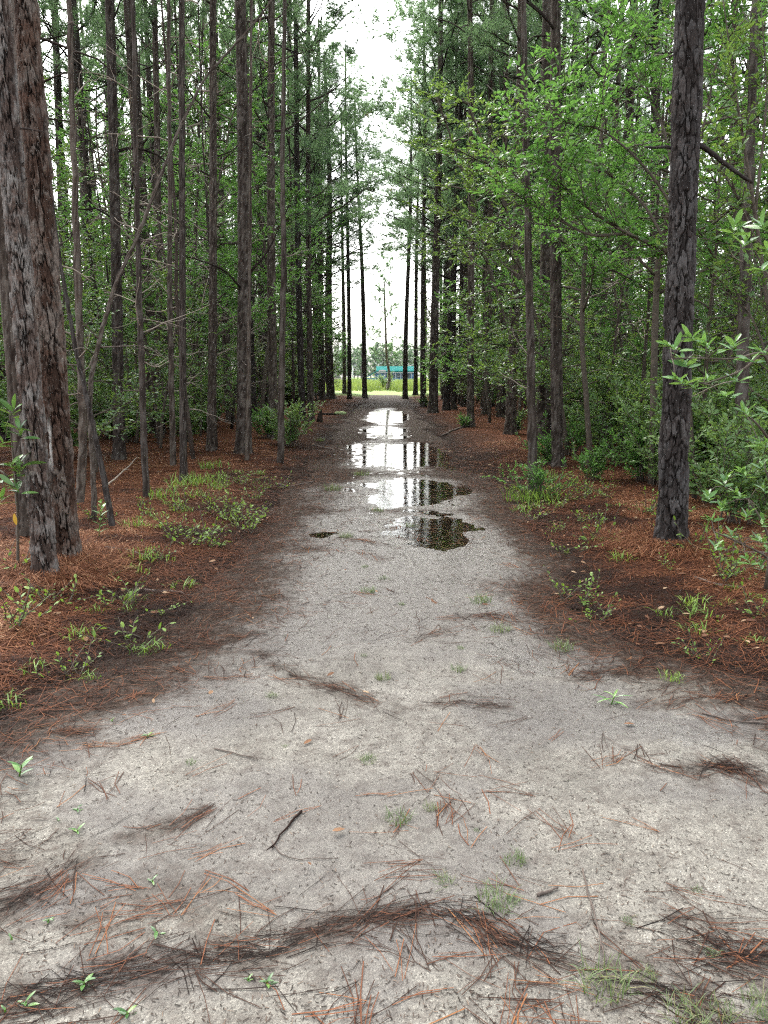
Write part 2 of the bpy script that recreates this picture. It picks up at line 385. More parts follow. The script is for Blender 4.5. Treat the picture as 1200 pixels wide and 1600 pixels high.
deb = t.ramp(t.math('ADD', t.math('MULTIPLY', s2, .5), t.math('MULTIPLY', s5, .5)), [(.36, (.012, .009, .007)), (.5, (.036, .026, .020)), (.6, (.075, .052, .040)), (.7, (.15, .13, .11))])
sand = t.mix(lit, sand, deb)
sub = t.attr('mud'); sand = t.mix(sub, sand, (.020, .016, .011))
rg = t.math('SUBTRACT', .9, t.math('MULTIPLY', t.math('MULTIPLY', t.attr('sheen'), t.math('SUBTRACT', 1.0, lit)), .62))
hh = t.math('ADD', t.math('MULTIPLY', s2, .35), t.math('ADD', t.math('MULTIPLY', s5, .9), t.math('MULTIPLY', s3, .25)))
M['sand'] = t.done(t.bsdf(sand, rg, t.bump(hh, .8, .016), t.math('ADD', .06, t.math('MULTIPLY', t.math('MULTIPLY', t.attr('sheen'), t.math('SUBTRACT', 1.0, lit)), .5))))
xs = np.concatenate([np.arange(-3.6, -2.2, .04), np.arange(-2.2, 2.2, .025), np.arange(2.2, 3.6, .04)])
ys = axis(-4, 58, .018, 1.0062, 1.6)
def pz(x, y): return path_z(x, y)-.08*sstep(0, .5, edge_s(x, y))*1.2
V, Q = sheet(xs, ys, pz)
x_, y_ = V[:, 0], V[:, 1]; e = edge_s(x_, y_)
keep = (e < .62); Q = Q[keep[Q].any(1)]
used = np.zeros(len(V), bool); used[Q] = True; idx = np.cumsum(used)-1
mud = np.zeros(len(V)); she = np.zeros(len(V)); rim2 = np.zeros(len(V))
for i in range(len(PUD)):
    d = pud_d(x_, y_, i); k = (.0 if i in (5, 7) else 1.0)
    mud = np.maximum(mud, k*sstep(-.004, .018, PLEV[i]-V[:, 2])*(d < 1.5)); she = np.maximum(she, (1-sstep(1.0, 1.8, d))*(1 if i < 5 else .5)); rim2 = np.maximum(rim2, (1-sstep(1.0, 1.3, d))*(1 if i < 5 else .5 if i != 6 else .8))
rim = she.copy(); damp = np.clip(wet(x_, y_)*1.15+.75*she+.9*rim2+.6*sstep(.47, .60, fbm(x_*1.3+7, y_*1.2, 35, 5))+.95*sstep(3.6, 6.0, y_)*sstep(.40, .58, fbm(x_*1.7, y_*1.1, 33, 5)), 0, 1)
she = np.clip(1.3*she+.8*damp+.2*sstep(5, 9, y_), 0, 1)
far = sstep(9, 16, y_)
lit = np.clip(sstep(-.80-.3*far, .10, e)*1.15+.95*far*(.25+1.2*fbm(x_*1.3, y_*.8, 51, 4))*(1-.75*np.clip(rim, 0, 1))+.35*sstep(5.5, 9, y_)*fbm(x_*1.5, y_*1.2, 52, 4)*(1-rim)+.62*drift_mask(x_, y_), 0, 1)*(1-sstep(.1, .5, mud))
A = {'damp': damp, 'litter': lit, 'mud': mud, 'sheen': she}
path = ob('sandy_path', mesh('sandy_path', V[used], [idx[Q]], M['sand'], {k: a[used] for k, a in A.items()}))
tag(path, 'pale wet sand path running straight between the pines', 'path', kind='structure')

# water: a clear film over dark silt, mirror-like at a low angle
def water(name, rip, tint=(.92, .89, .83)):
    t = NT(name); co = t.coord(); n = t.noise(7, 3, .5, co); n2 = t.noise(34, 2, .5, co)
    nb = t.bump(t.math('ADD', n, t.math('MULTIPLY', n2, .35)), rip, .01)
    fr = t.n('ShaderNodeFresnel', IOR=1.45); t.L.new(nb, fr.inputs['Normal'])
    gl = t.n('ShaderNodeBsdfGlossy', Roughness=.015); t.L.new(nb, gl.inputs['Normal'])
    tr = t.n('ShaderNodeBsdfTransparent'); tr.inputs[0].default_value = (*tint, 1)
    mx = t.n('ShaderNodeMixShader'); t.L.new(fr.outputs[0], mx.inputs[0]); t.L.new(tr.outputs[0], mx.inputs[1]); t.L.new(gl.outputs[0], mx.inputs[2])
    return t.done(mx.outputs[0])
M['water'] = water('still_water', .14, (.5, .43, .32))
for i, p in enumerate(PUD):
    if i in (5, 7): continue                          # damp hollows without standing water
    th = np.linspace(0, 2*pi, 64, endpoint=False); R = []
    # outline just under the sand's own shoreline
    for a in th:
        rr = np.linspace(.05, 1.9, 75); xx = p[0]+cos(a)*p[2]*rr; yy = p[1]+sin(a)*p[3]*rr
        z = path_z(xx, yy); un = np.nonzero((z < PLEV[i]+.003) & (pud_d(xx, yy, i) < 1.45))[0]
        R.append(min(1.9, rr[un[-1]]+.05) if len(un) else .2)
    R = np.array(R); R = np.maximum(R, np.maximum(np.roll(R, 1), np.roll(R, -1)))
    ring = [(p[0]+cos(a)*p[2]*r*k, p[1]+sin(a)*p[3]*r*k, PLEV[i]) for k in (1, .6, .25) for a, r in zip(th, R)]
    n = 64; Qd = [(k*n+j, k*n+(j+1) % n, (k+1)*n+(j+1) % n, (k+1)*n+j) for k in (0, 1) for j in range(n)]
    ring.append((p[0], p[1], PLEV[i])); Tr = [(2*n+j, 2*n+(j+1) % n, 3*n) for j in range(n)]
    o = ob('puddle', mesh('puddle', ring, [np.array(Qd), np.array(Tr)], M['water']))
    tag(o, kind='structure')

# ------------------------------------------------------------------ pines
def trunk_part(mb, h, r0, seed, nr, zs, depth_, cw=.06, bend=.06, tall=3.7, near=False):
    """tapered trunk with raised bark plates, flared at the root"""
    zs = np.asarray(zs, float); n = max(6, int(round(2*pi*r0/cw)))
    th = np.arange(nr)*2*pi/nr; TH, Z = np.meshgrid(th, zs)
    rs = np.random.default_rng(seed); ph = rs.uniform(0, 6.28, 6)
    R = r0*(1-.72*(Z/h)**1.1)+r0*(.2 if near else .42)*np.exp(-np.clip(Z, 0, 9)/.16)*(1+.45*np.sin(3*TH+ph[0])+.3*np.sin(5*TH+ph[1]))+r0*.06*np.exp(-Z/1.0)
    R = R*(1+.035*np.sin(2*TH+ph[2]+Z*.5)+.02*np.sin(Z*3.1+ph[3]))
    wu = .45*(fbm(np.cos(TH)*2.2+5+Z*5, np.sin(TH)*2.2+5+Z*3, seed+2, 3)-.5)*2
    u = TH/(2*pi)*n+wu*1.5; v = Z/(cw*tall)+1.7*(fbm(np.cos(TH)*4+9, np.sin(TH)*4+Z*9, seed+3, 4)-.5)
    F1, F2, ID = cells(u, v, n, seed)
    g, g2, ID2 = cells(u*2.0+.3, v*1.7, 2*n, seed+50)
    pl = sstep(.0, .20, F2-F1+.22*(fbm(np.cos(TH)*11+3, np.sin(TH)*11+Z*19, seed+8, 3)-.5)); fl = sstep(.0, .16, g2-g); pl = sstep(.03, .17, F2-F1+.20*(fbm(np.cos(TH)*9+3, np.sin(TH)*9+Z*13, seed+8, 3)-.5)) if near else np.minimum(pl, sstep(.02, .22, np.abs(np.sin(pi*(u*.5+.35*np.sin(Z*4+ph[5])+.2*np.sin(Z*9.7+ph[0])))))*.6+.4)
    fine = fbm(np.cos(TH)*14+20, np.sin(TH)*14+Z*30, seed+7, 3)
    fade = np.clip(1-Z/h, .25, 1)
    R = R+depth_*fade*(pl*(.35+.85*ID)+.45*pl*fl*ID2+.55*(fine-.5)-.5)
    bx = bend*np.sin(Z*.33+ph[4])-bend*math.sin(ph[4]); by = bend*np.sin(Z*.27+ph[5])-bend*math.sin(ph[5])
    V = np.stack([bx+R*np.cos(TH), by+R*np.sin(TH), Z], -1).reshape(-1, 3)
    i = np.arange(len(zs)-1)[:, None]*nr; j = np.arange(nr)[None]; k = (j+1) % nr
    Q = np.stack([i+j, i+k, i+nr+k, i+nr+j], -1).reshape(-1, 4)
    mb.add(V, Q, plate=(pl*(.55+.45*fl)).ravel(), cell=(.6*ID+.4*ID2).ravel())
    return lambda z: np.array([bend*math.sin(z*.33+ph[4])-bend*math.sin(ph[4]), bend*math.sin(z*.27+ph[5])-bend*math.sin(ph[5]), z])
def dead_limbs(mb, ctr, n, z0, z1, h, r0, rnd, lmin=.3, lmax=2.3):
    for k in range(n):
        z = rnd.uniform(z0, z1); a = rnd.uniform(0, 2*pi); el = rnd.uniform(-.15, .6)
        L = lmin+(lmax-lmin)*rnd.random()**1.6; rr = r0*(1-.72*z/h)
        d = np.array([cos(a)*cos(el), sin(a)*cos(el), sin(el)])
        P = curve(ctr(z)+d*rr*.5*np.array([1, 1, 0]), d, L+rr*.5, 7, rnd.choice((.05, .09, -.04)), .10, rnd)
        b = .010+.009*L
        V, Q, T = tube(P, np.linspace(b, b*.3, len(P)), 5); mb.add(V, Q, T, plate=.35, cell=rnd.random()*.4)
        if L > .9:
            for s in range(rnd.randint(1, 4)):
                p, dd = at_t(P, rnd.uniform(.35, .9)); d2 = norm(dd+np.array([rnd.gauss(0, .7), rnd.gauss(0, .7), rnd.gauss(.1, .5)]))
                V, Q, T = tube(curve(p, d2, L*rnd.uniform(.2, .5), 4, .03, .14, rnd), np.linspace(b*.5, b*.2, 5), 4)
                mb.add(V, Q, T, plate=.35, cell=.2)
def tufts(P, D, m, L, w, rs):
    """needle brushes: m needle blades at each point P around direction D"""
    N = len(P); d = norm(np.repeat(D, m, 0)*.75+norm(rs.normal(size=(N*m, 3)))*.85)
    p = np.repeat(P, m, 0); Ln = L*rs.uniform(.7, 1.15, (N*m, 1))
    s = norm(np.cross(d, rs.normal(size=(N*m, 3))))*w*.5
    tip = p+d*Ln+np.array([0, 0, -.18])*Ln*rs.uniform(0, 1, (N*m, 1))
    V = np.stack([p-s, p+s, tip], 1).reshape(-1, 3)
    F = np.arange(3*N*m).reshape(-1, 3)
    r = np.clip(np.repeat(rs.random(N), m)*.8+.2*rs.random(N*m), 0, .9); r = np.where(np.repeat(rs.random(N) < .02, m), 1.0, r)
    return V, F, np.repeat(r, 3)
def pine_crown(tb, ctr, h, z0, r0, nb, spread, seed, m=18, w=.015, L=.27, dens=1.2):
    rnd = random.Random(seed); rs = np.random.default_rng(seed); P = []; D = []
    for k in range(nb):
        f = (k+rnd.random())/nb; z = z0+(h*.985-z0)*f; a = k*2.4+rnd.uniform(-.5, .5)
        prof = (.55+.45*math.sin(min(1, f*2.2)*pi/2))*(1-f)**.65+.10
        Lb = spread*prof*rnd.uniform(.65, 1.2); el = rnd.uniform(.05, .35)+.6*f
        rr = r0*(1-.72*z/h)
        d = np.array([cos(a)*cos(el), sin(a)*cos(el), sin(el)])
        B = curve(ctr(z), d, Lb+rr, 7, .05, .10, rnd); b = .009+.011*Lb
        V, Q, T = tube(B, np.linspace(b, b*.35, len(B)), 5); tb.add(V, Q, T, plate=.4, cell=.3)
        for s in range(int((4+3.4*Lb)*dens)):
            t0 = rnd.uniform(.22, 1)**.8; p, dd = at_t(B, t0)
            d2 = norm(dd*.8+np.array([rnd.gauss(0, .6), rnd.gauss(0, .6), rnd.gauss(.22, .3)]))
            S = curve(p, d2, rnd.uniform(.25, .75), 3, .06, .1, rnd)
            V, Q, T = tube(S, np.linspace(.009, .005, len(S)), 3, False); tb.add(V, Q, plate=.4, cell=.3)
            for q in (1.0, .72, .45)[:rnd.randint(2, 3)]:
                pp, d3 = at_t(S, q); P.append(pp); D.append(d3)
    V, F, r = tufts(np.array(P), np.array(D), m, L, w, rs)
    return V, F, r
def make_pine(seed, h, r0, z0, nr, zs, dep, bark, nlimb, spread, nb=34, limb_z0=3.2, m=18, cw=.05):
    tb = MB(); rnd = random.Random(seed)
    ctr = trunk_part(tb, h, r0, seed, nr, zs, dep, cw)
    dead_limbs(tb, ctr, nlimb, limb_z0, z0+1.5, h, r0, rnd)
    dead_limbs(tb, ctr, 6, 1.2, limb_z0+1, h, r0, rnd, .08, .5)
    V, F, r = pine_crown(tb, ctr, h, z0, r0, nb, spread, seed+1, m)
    return tb.mesh('pine_trunk', bark), mesh('pine_crown', V, [F], M['needle'], {'rnd': r}, False)
zmid = np.concatenate([[-.25, -.1], np.arange(0, .5, .04), np.arange(.5, 9, .055), np.arange(9, 19.9, .4), [20]])
PV = []
for k in range(9):
    h = 20.0; z0 = (8.2, 9.0, 10.0, 8.6, 7.8, 9.6, 5.2, 6.2, 7.0)[k]
    PV.append(make_pine(100+k*13, h, .16, z0, 26, zmid, .016, M['bark'], (16, 10, 20, 8, 18, 12, 22, 14, 9)[k], (2.5, 2.3, 2.6, 2.2, 2.7, 2.4, 3.6, 3.3, 3.1)[k], 34 if k < 6 else 42))
PLACED = []
def place_pine(k, x, y, r, lean_x=0.0, hs=1.0, label=None, group=None, rz=None, lean_y=0.0, name='pine_tree'):
    tk, cr = PV[k % len(PV)]; s = r/.16
    o = thing(name, label, 'tree', (x, y, gz(x, y)-.03), (lean_y, lean_x, random.uniform(0, 6.28) if rz is None else rz), (s, s, hs), group)
    ob('trunk', tk, o); c = ob('crown', cr, o)
    if s > 1.25 or s < .8: c.scale = (1/s*min(1.2, max(.8, s)),)*2+(1,)
    PLACED.append((x, y)); return o
def lean_of(bx, by, tx, ty):
    x, y = gp(bx, by); q = vp(tx, ty, y); return math.atan2(q[0]-x, q[2]-gz(x, y))
# hero pines seen singly: base px, base py, width px, a higher point of the trunk px, label
EDGE = [
 (187, 727, 18, 168, 0, 'straight grey pine behind the leaning dead stems, beside the twin trunks'),
 (287, 764, 11, 286, 100, 'slim dark pine rising from the bright grass patch at the path edge'),
 (330, 711, 14, 335, 0, 'slender pine between the grass patch pine and the stout rough pine'),
 (381, 716, 23, 371, 0, 'stout rough barked pine with a thin pole stem touching its foot'),
 (428, 690, 15, 422, 0, 'reddish pine standing behind the thin black pole tree and leafy bush'),
 (473, 662, 12, 462, 0, 'first of two slim pines side by side near the small pointed stump'),
 (486, 660, 11, 491, 0, 'second of two slim pines side by side, just behind the small pointed stump'),
 (503, 628, 10, 500, 100, 'dark pine beside the thick pine at the edge of the clearing'),
 (517, 626, 15, 516, 200, 'thick dark pine at the mouth of the clearing with spreading bare limbs'),
 (546, 625, 8, 545, 300, 'thin dark pine standing alone in front of the field light'),
 (570, 622, 9, 560, 330, 'slightly curved pine at the path mouth with a bare bending trunk'),
 (633, 623, 9, 627, 330, 'straight pine at the path mouth standing before the teal roof'),
 (649, 619, 8, 646, 300, 'dark pine just past the end of the blue building'),
 (661, 637, 9, 660, 200, 'slim pine with a small green sprig growing at its foot'),
 (677, 647, 16, 671, 0, 'large black trunked pine with long curved dead limbs over the path'),
 (697, 644, 13, 690, 100, 'dark pine tucked against the large black trunked pine'),
 (709, 643, 10, 704, 100, 'grey lichen streaked pine next to the pair of black trunks'),
 (735, 671, 12, 731, 0, 'slim pine with an exposed root reaching toward the large puddle'),
 (749, 625, 9, 750, 200, 'distant dark pine behind the slim pine with the exposed root'),
 (768, 637, 10, 770, 200, 'narrow pine next to the broad mossy grey trunk'),
 (783, 645, 17, 786, 200, 'broad mossy grey pine behind the pine with a round dark bush'),
 (797, 685, 17, 813, 0, 'rough pine with a round dark green bush at its foot'),
 (871, 737, 19, 871, 0, 'tall rough grey pine with flared roots behind the grassy pole tree'),
 (1017, 676, 18, 1018, 80, 'grey pine standing in the thick shrubs behind the charcoal pine'),
 (250, 690, 12, 243, 200, 'dim pine deep among the saplings behind the bare twiggy sapling'),
 (45, 852, 27, 5, 300, 'dark pine half hidden behind the twin trunks and broad leaved shrub'),
]
for i, (bx, by, w, tx, ty, lab) in enumerate(EDGE):
    x, y = gp(bx, by); r = w/FPX*depth(y)/2*(.92 if y < 24 else .85)
    hero = place_pine((2 if i % 2 else 5) if i in (9, 10, 11, 12) else 6+i % 3 if y > 24 else i % 6, x, y, r, lean_of(bx, by, tx, ty), random.uniform(.92, 1.03), lab, rz=0 if y < 24 else i*1.9)
    hc = [q for q in hero.children if q.name.startswith('crown')][0]
    if y > 24: hc.scale = tuple((1.75 if i in (10, 11) else 1.4)*q for q in hc.scale[:2])+(1,)

# broad crowned pines just outside the mouth whose limbs close over the path
for x, y, k, sc, lab in ((-2.9, 57.0, 0, 1.7, 'broad crowned pine rooted in grass just past the curved mouth pine'), (3.0, 58.5, 3, 1.8, 'broad crowned pine rooted in grass beside the blue building view'), (-3.6, 46.0, 4, 1.45, 'full crowned pine behind the thick clearing pine'), (3.4, 44.0, 1, 1.5, 'full crowned pine behind the slim sprig pine')):
    hero = place_pine(k, x, y, .15, 0.0, .97, lab); hc = [q for q in hero.children if q.name.startswith('crown')][0]; hc.scale = (sc, sc, 1)
# near pines with fully modelled bark
zn = np.concatenate([[-.3, -.12], np.arange(0, 6.4, .0125), np.arange(6.4, 9, .1), np.arange(9, 19.9, .4), [20]])
def near_pine(bx, by, w, tx, ty, seed, bark, label, dep, cw, limbs, hs=1.0, nr=190):
    x, y = gp(bx, by); r = w/FPX*depth(y)/2
    tb = MB(); ctr = trunk_part(tb, 20, r, seed, nr, zn, dep, cw, .03, 2.7, True)
    if seed == 302:                                   # pale resin streak on the rear twin
        P = tb.V[0]; a_ = np.arctan2(P[:, 1], P[:, 0]); q = np.exp(-((a_+1.95)/.16)**4)*np.exp(-((P[:, 2]-.93)/.17)**4)
        tb.A['scar'] = [np.clip(q*(.2+1.6*fbm(a_*9, P[:, 2]*14, 5, 3)), 0, 1)]
    tk = tb.mesh('pine_trunk', bark)
    o = thing('pine_tree', label, 'tree', (x, y, gz(x, y)-.02), (0, lean_of(bx, by, tx, ty), 0), (1, 1, hs))
    ob('trunk', tk, o); ob('crown', PV[seed % 9][1], o)
    for (z, az, el, L, b) in limbs:          # dead stubs and limbs, each a part
        rr = r*(1-.72*z/20); d = np.array([cos(az)*cos(el), sin(az)*cos(el), sin(el)])
        P = curve(ctr(z)+d*rr*.7, d, L+rr*.3, 6, .02, .12, random.Random(int(z*100)))
        m_ = MB(); m_.add(*tube(P, np.linspace(b, b*.55, len(P)), 8), plate=.6, cell=.4)
        ob('branch', m_.mesh('branch', bark), o)
    PLACED.append((x, y)); return o
near_pine(73, 917, 28, -12, 0, 301, M['bark_near'], 'front trunk of the twin pines, grey flaky plates, rooted in rusty needles', .024, .058,
          [(3.1, .25, .05, .16, .008), (4.3, .3, .05, .14, .008)])
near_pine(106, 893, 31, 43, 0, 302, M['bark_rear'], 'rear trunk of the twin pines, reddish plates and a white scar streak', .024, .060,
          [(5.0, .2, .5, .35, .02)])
near_pine(1048, 862, 39, 1073, 0, 303, M['bark_wet'], 'big charcoal grey pine with flared foot standing among the bay shrubs', .024, .060,
          [(5.55, .1, .1, .30, .03), (5.35, 3.0, .1, .22, .018), (3.35, .15, -.15, .62, .024), (3.3, 3.1, 0, .22, .015)])

# ------------------------------------------------------------------ leaves
def leaves(P, D, U, L, W, r, rs):
    """small flat leaves: four triangles each"""
    S = norm(np.cross(D, U)); Nn = np.cross(S, D); L = L[:, None]; W = W[:, None]; dr = L*.10
    a = P+D*L*.30; b = P+D*L*.70-Nn*dr*.3; tip = P+D*L-Nn*dr*1.3
    V = np.stack([P, a-S*W*.5, a+S*W*.5, b-S*W*.46, b+S*W*.46, tip], 1).reshape(-1, 3)
    o = np.arange(len(P))[:, None]*6
    F = np.concatenate([o+np.array([[0, 2, 1]]), o+np.array([[3, 4, 5]])]); Q = o+np.array([[1, 2, 4, 3]])
    return V, F, Q, np.repeat(r, 6)
def sprays(limbs, n_tw, rnd, rs, tw_len, nleaf, LL, t0=.3, up=.1, flat=.55, ratio=.36, sb=None):
    """leafy twigs along limbs -> leaf arrays; twig tubes go into sb"""
    P = []; D = []; U = []; tone = []
    for B in limbs:
        Lb = np.linalg.norm(np.diff(B, axis=0), axis=1).sum()
        for k in range(max(2, int(n_tw*Lb))):
            t_ = 1.0 if k == 0 else rnd.uniform(t0, 1); p, dd = at_t(B, t_)
            d = norm(dd*.7+np.array([rnd.gauss(0, .7), rnd.gauss(0, .7), rnd.gauss(up, .35)]))
            S = curve(p, d, tw_len*rnd.uniform(.5, 1.3), 4, .02, .15, rnd)
            if sb is not None:
                V, Q, T = tube(S, np.linspace(.0045, .002, len(S)), 3, False); sb.add(V, Q)
            tn = rnd.random()
            for q in range(nleaf):
                f = min(1, .12+.9*(q+rnd.random()*.5)/nleaf); pp, d3 = at_t(S, f)
                side = np.cross(d3, [0, 0, 1.0]); side = side/max(1e-6, np.linalg.norm(side))*(1 if q % 2 else -1)
                if f > .85: side = side*rnd.uniform(-.5, 1)
                P.append(pp); D.append(d3*.65+side*.8+np.array([rnd.gauss(0, .25), rnd.gauss(0, .25), rnd.gauss(.05, .3)]))
                U.append((rnd.gauss(0, flat), rnd.gauss(0, flat), 1)); tone.append(.65*tn+.35*rnd.random())
    n = len(P); L = LL*rs.uniform(.6, 1.2, n)
    return leaves(np.array(P), norm(np.array(D)), norm(np.array(U)), L, L*ratio*rs.uniform(.8, 1.2, n), np.array(tone), rs)
def leafy_tree(seed, h, r, z0, nl, ll, n_tw=7, nleaf=11, LL=.085, wander=.10, mat='leaf', tw=.38, el=(.1, .6), dead=3):
    rnd = random.Random(seed); rs = np.random.default_rng(seed); sb = MB()
    T = curve((0, 0, -.08), (rnd.gauss(0, .06), rnd.gauss(0, .06), 1), h, 12, .05, wander*.5, rnd)
    sb.add(*tube(T, np.linspace(r, r*.25, len(T)), 7)); limbs = []
    for k in range(nl):
        f = z0/h+(1-z0/h)*(k+rnd.random())/nl; p, d = at_t(T, min(.99, f)); a = k*2.4+rnd.gauss(0, .5); e_ = rnd.uniform(*el)
        L = ll*rnd.uniform(.5, 1.2)*(1-.55*(f-z0/h)/(1-z0/h+.01))
        B = curve(p, (cos(a)*cos(e_), sin(a)*cos(e_), sin(e_)), L, 6, -.01, .14, rnd)
        sb.add(*tube(B, np.linspace(r*.42, .004, len(B)), 5)); limbs.append(B)
        if L > .6:
            for s in range(2):
                p2, d2 = at_t(B, rnd.uniform(.3, .75)); C = curve(p2, norm(d2+np.array([rnd.gauss(0, .6), rnd.gauss(0, .6), rnd.gauss(.1, .3)])), L*.5, 4, 0, .14, rnd)
                sb.add(*tube(C, np.linspace(r*.25, .003, len(C)), 4)); limbs.append(C)
    for k in range(dead):
        p, d = at_t(T, rnd.uniform(.08, .6)); a = rnd.uniform(0, 6.28)
        sb.add(*tube(curve(p, (cos(a), sin(a), rnd.uniform(-.2, .5)), rnd.uniform(.3, 1.0), 5, 0, .15, rnd), np.linspace(.008, .003, 6), 4))
    V, F, Q, rr = sprays(limbs, n_tw, rnd, rs, tw, nleaf, LL, .25, sb=sb)
    return sb.mesh('sapling_stem', M['stem']), mesh('sapling_crown', V, [F, Q], M[mat], {'rnd': rr}, False)
UV = [leafy_tree(500+k, h, .022+.0035*h, z0, nl, ll, n_tw, 11, LL, .12, mat) for k, (h, z0, nl, ll, n_tw, LL, mat) in enumerate([
    (6.0, 1.3, 24, 1.4, 9, .095, 'leaf'), (7.5, 2.0, 28, 1.5, 9, .095, 'leaf'), (5.0, .8, 22, 1.4, 10, .09, 'leaf'), (8.5, 2.4, 30, 1.6, 9, .10, 'leaf'),
    (4.2, .6, 20, 1.2, 10, .085, 'leaf_dark'), (6.5, .8, 30, 1.4, 9, .09, 'leaf_dark'), (3.4, .4, 18, 1.1, 10, .08, 'leaf_dark')])]
def shrub(seed, h, n, mat, LL=.065, spread=.6, n_tw=17, nleaf=13):
    rnd = random.Random(seed); rs = np.random.default_rng(seed); sb = MB(); limbs = []
    for k in range(n):
        a = k*2.4+rnd.random(); s = spread*rnd.uniform(.3, 1.1)
        B = curve((rnd.gauss(0, .06), rnd.gauss(0, .06), -.04), (cos(a)*s, sin(a)*s, 1), h*rnd.uniform(.6, 1.1), 6, 0, .12, rnd)
        sb.add(*tube(B, np.linspace(.009, .003, len(B)), 4)); limbs.append(B)
    V, F, Q, rr = sprays(limbs, n_tw, rnd, rs, .24, nleaf, LL, .18, .15, .6, .4, sb)
    return sb.mesh('shrub_stem', M['stem']), mesh('shrub_foliage', V, [F, Q], M[mat], {'rnd': rr}, False)
M['leaf_pale'] = leaf_mat('pale_shrub_leaf', [(0, (.08, .16, .05)), (.5, (.14, .25, .085)), (1, (.24, .36, .13))], .42, .4)
SV = [shrub(700, 1.0, 16, 'leaf_pale'), shrub(701, .7, 14, 'leaf'), shrub(702, 1.3, 18, 'leaf_pale', .07, .7), shrub(703, .45, 10, 'leaf', .05, .8), shrub(704, 1.0, 16, 'leaf_dark')]
def place_leafy(V, x, y, s, label, group, name, cat, sz=None, rz=None, parts=('trunk', 'crown')):
    o = thing(name, label, cat, (x, y, gz(x, y)-.01), (0, 0, random.uniform(0, 6.28) if rz is None else rz), (s, s, sz or s), group)
    ob(parts[0], V[0], o); c = ob(parts[1], V[1], o)
    if parts[1] == 'twig_spray': c['kind'] = 'stuff'
    return o
def bare_tree(seed, h, r, n):
    rnd = random.Random(seed); sb = MB(); tb = MB()
    T = curve((0, 0, -.06), (0, 0, 1), h, 12, .05, .045, rnd); sb.add(*tube(T, np.linspace(r, r*.3, len(T)), 8), plate=.7, cell=.4)
    for k in range(n):
        f = rnd.uniform(.1, 1); p, d = at_t(T, f); a = rnd.uniform(0, 6.28); L = rnd.uniform(.25, .95)
        B = curve(p, (cos(a), sin(a), rnd.uniform(-.2, .45)), L, 6, rnd.choice((-.05, .04)), .15, rnd)
        tb.add(*tube(B, np.linspace(.007, .0025, len(B)), 4), plate=.5, cell=.5)
        for s in range(rnd.randint(0, 3)):
            p2, d2 = at_t(B, rnd.uniform(.3, .9)); tb.add(*tube(curve(p2, d2+np.array([rnd.gauss(0, .7), rnd.gauss(0, .7), rnd.gauss(0, .5)]), L*.4, 4, 0, .2, rnd), np.linspace(.004, .0018, 5), 3), plate=.5, cell=.5)
    return sb.mesh('bare_stem', M['bark']), tb.mesh('bare_twigs', M['pale_twig'])
BV = [bare_tree(800, 5.0, .035, 34), bare_tree(801, 4.0, .026, 30), bare_tree(802, 6.5, .04, 36)]

LM = [(gp(a, b), n) for a, b, n in ((90, 900, 'twin pines'), (229, 790, 'pale twigged sapling'), (287, 764, 'grass patch pine'), (381, 716, 'stout rough pine'), (438, 729, 'black pole tree'), (480, 661, 'pines by the stump'), (517, 626, 'thick clearing pine'),
      (1048, 862, 'charcoal pine'), (871, 737, 'flared root pine'), (797, 685, 'round bush pine'), (735, 671, 'exposed root pine'), (677, 647, 'big black pine'), (640, 621, 'teal roof pines'))]
def behind(x, y):
    """the landmark at the path edge that a thing stands behind"""
    return 'behind the '+min((abs(math.log(max(y, 1)/p[1])), n) for p, n in LM if p[0]*x > 0)[1]
# ------------------------------------------------------------------ fill the forest
def clear_of(x, y, d): return all((x-a)**2+(y-b)**2 > d*d for a, b in PLACED)
fill = []; random.seed(11)
for gx in np.arange(-38, 38.1, 3.0):
    for gy in np.arange(7.5, 66, 3.1):
        x = gx+random.uniform(-.75, .75); y = gy+random.uniform(-.9, .9)
        lim = 3.1 if y < 44 else 2.9
        if abs(x) < lim or abs(x) > min(.53*y+1.5, 14.5): continue
        if y < 14 and abs(x) < 4.2: continue
        if not clear_of(x, y, 1.25): continue
        fill.append((x, y))
fill.sort(key=lambda p: p[1]); fill = fill[:235]
for x, y in fill:
    k = random.choice((6, 7, 8, 0, 1, 3, 4)) if y > 34 else random.randrange(6); r = random.uniform(.10, .185)
    g = 'slim' if r < .128 else 'middling' if r < .158 else 'stout'
    l = 'many dead limbs' if k in (0, 2, 4, 6) else 'mostly bare trunk'
    w = 'low crown' if k > 5 else 'high crown'
    place_pine(k, x, y, r, random.gauss(0, .012), random.uniform(.88, 1.06), f'{g} pine with {l} and {w}, {behind(x, y)}', f'{g} pines with {l} and {w} {behind(x, y)}', lean_y=random.gauss(0, .012))
n_s = 0; spots = []; random.seed(12)
for k in range(4000):
    y = 8.5+56*random.random()**1.35; x = random.uniform(-1.2, 1.35)*min(.54*y+1, 15.5)
    if abs(x) > min(.54*y+1, 15.5): x *= .62
    lim = (3.5 if x < 0 else 3.0) if y < 40 else 3.6
    if abs(x) < lim or (y < 11 and x < 0): continue
    if any((x-a)**2+(y-b)**2 < 1.5**2 for a, b in spots): continue
    spots.append((x, y))
    if len(spots) >= 285: break
SL = ['bright leafy sapling of middle height', 'tall bright leafy sapling with a bare lower stem', 'bushy bright sapling leafed nearly to the ground', 'tallest bright sapling with a wide loose crown', 'small dark leaved sapling leafed to the ground', 'tall dark leaved sapling leafed to the ground', 'short dense dark leaved sapling']
for x, y in spots:
    k = random.choice((0, 0, 1, 1, 2, 3, 3, 4, 5, 6) if x < 0 else (0, 1, 2, 3, 4, 4, 5, 5, 6))
    place_leafy(UV[k], x, y, random.uniform(.8, 1.3), SL[k]+' '+behind(x, y), 'saplings: '+SL[k]+' '+behind(x, y), 'understory_tree', 'sapling')
random.seed(13)
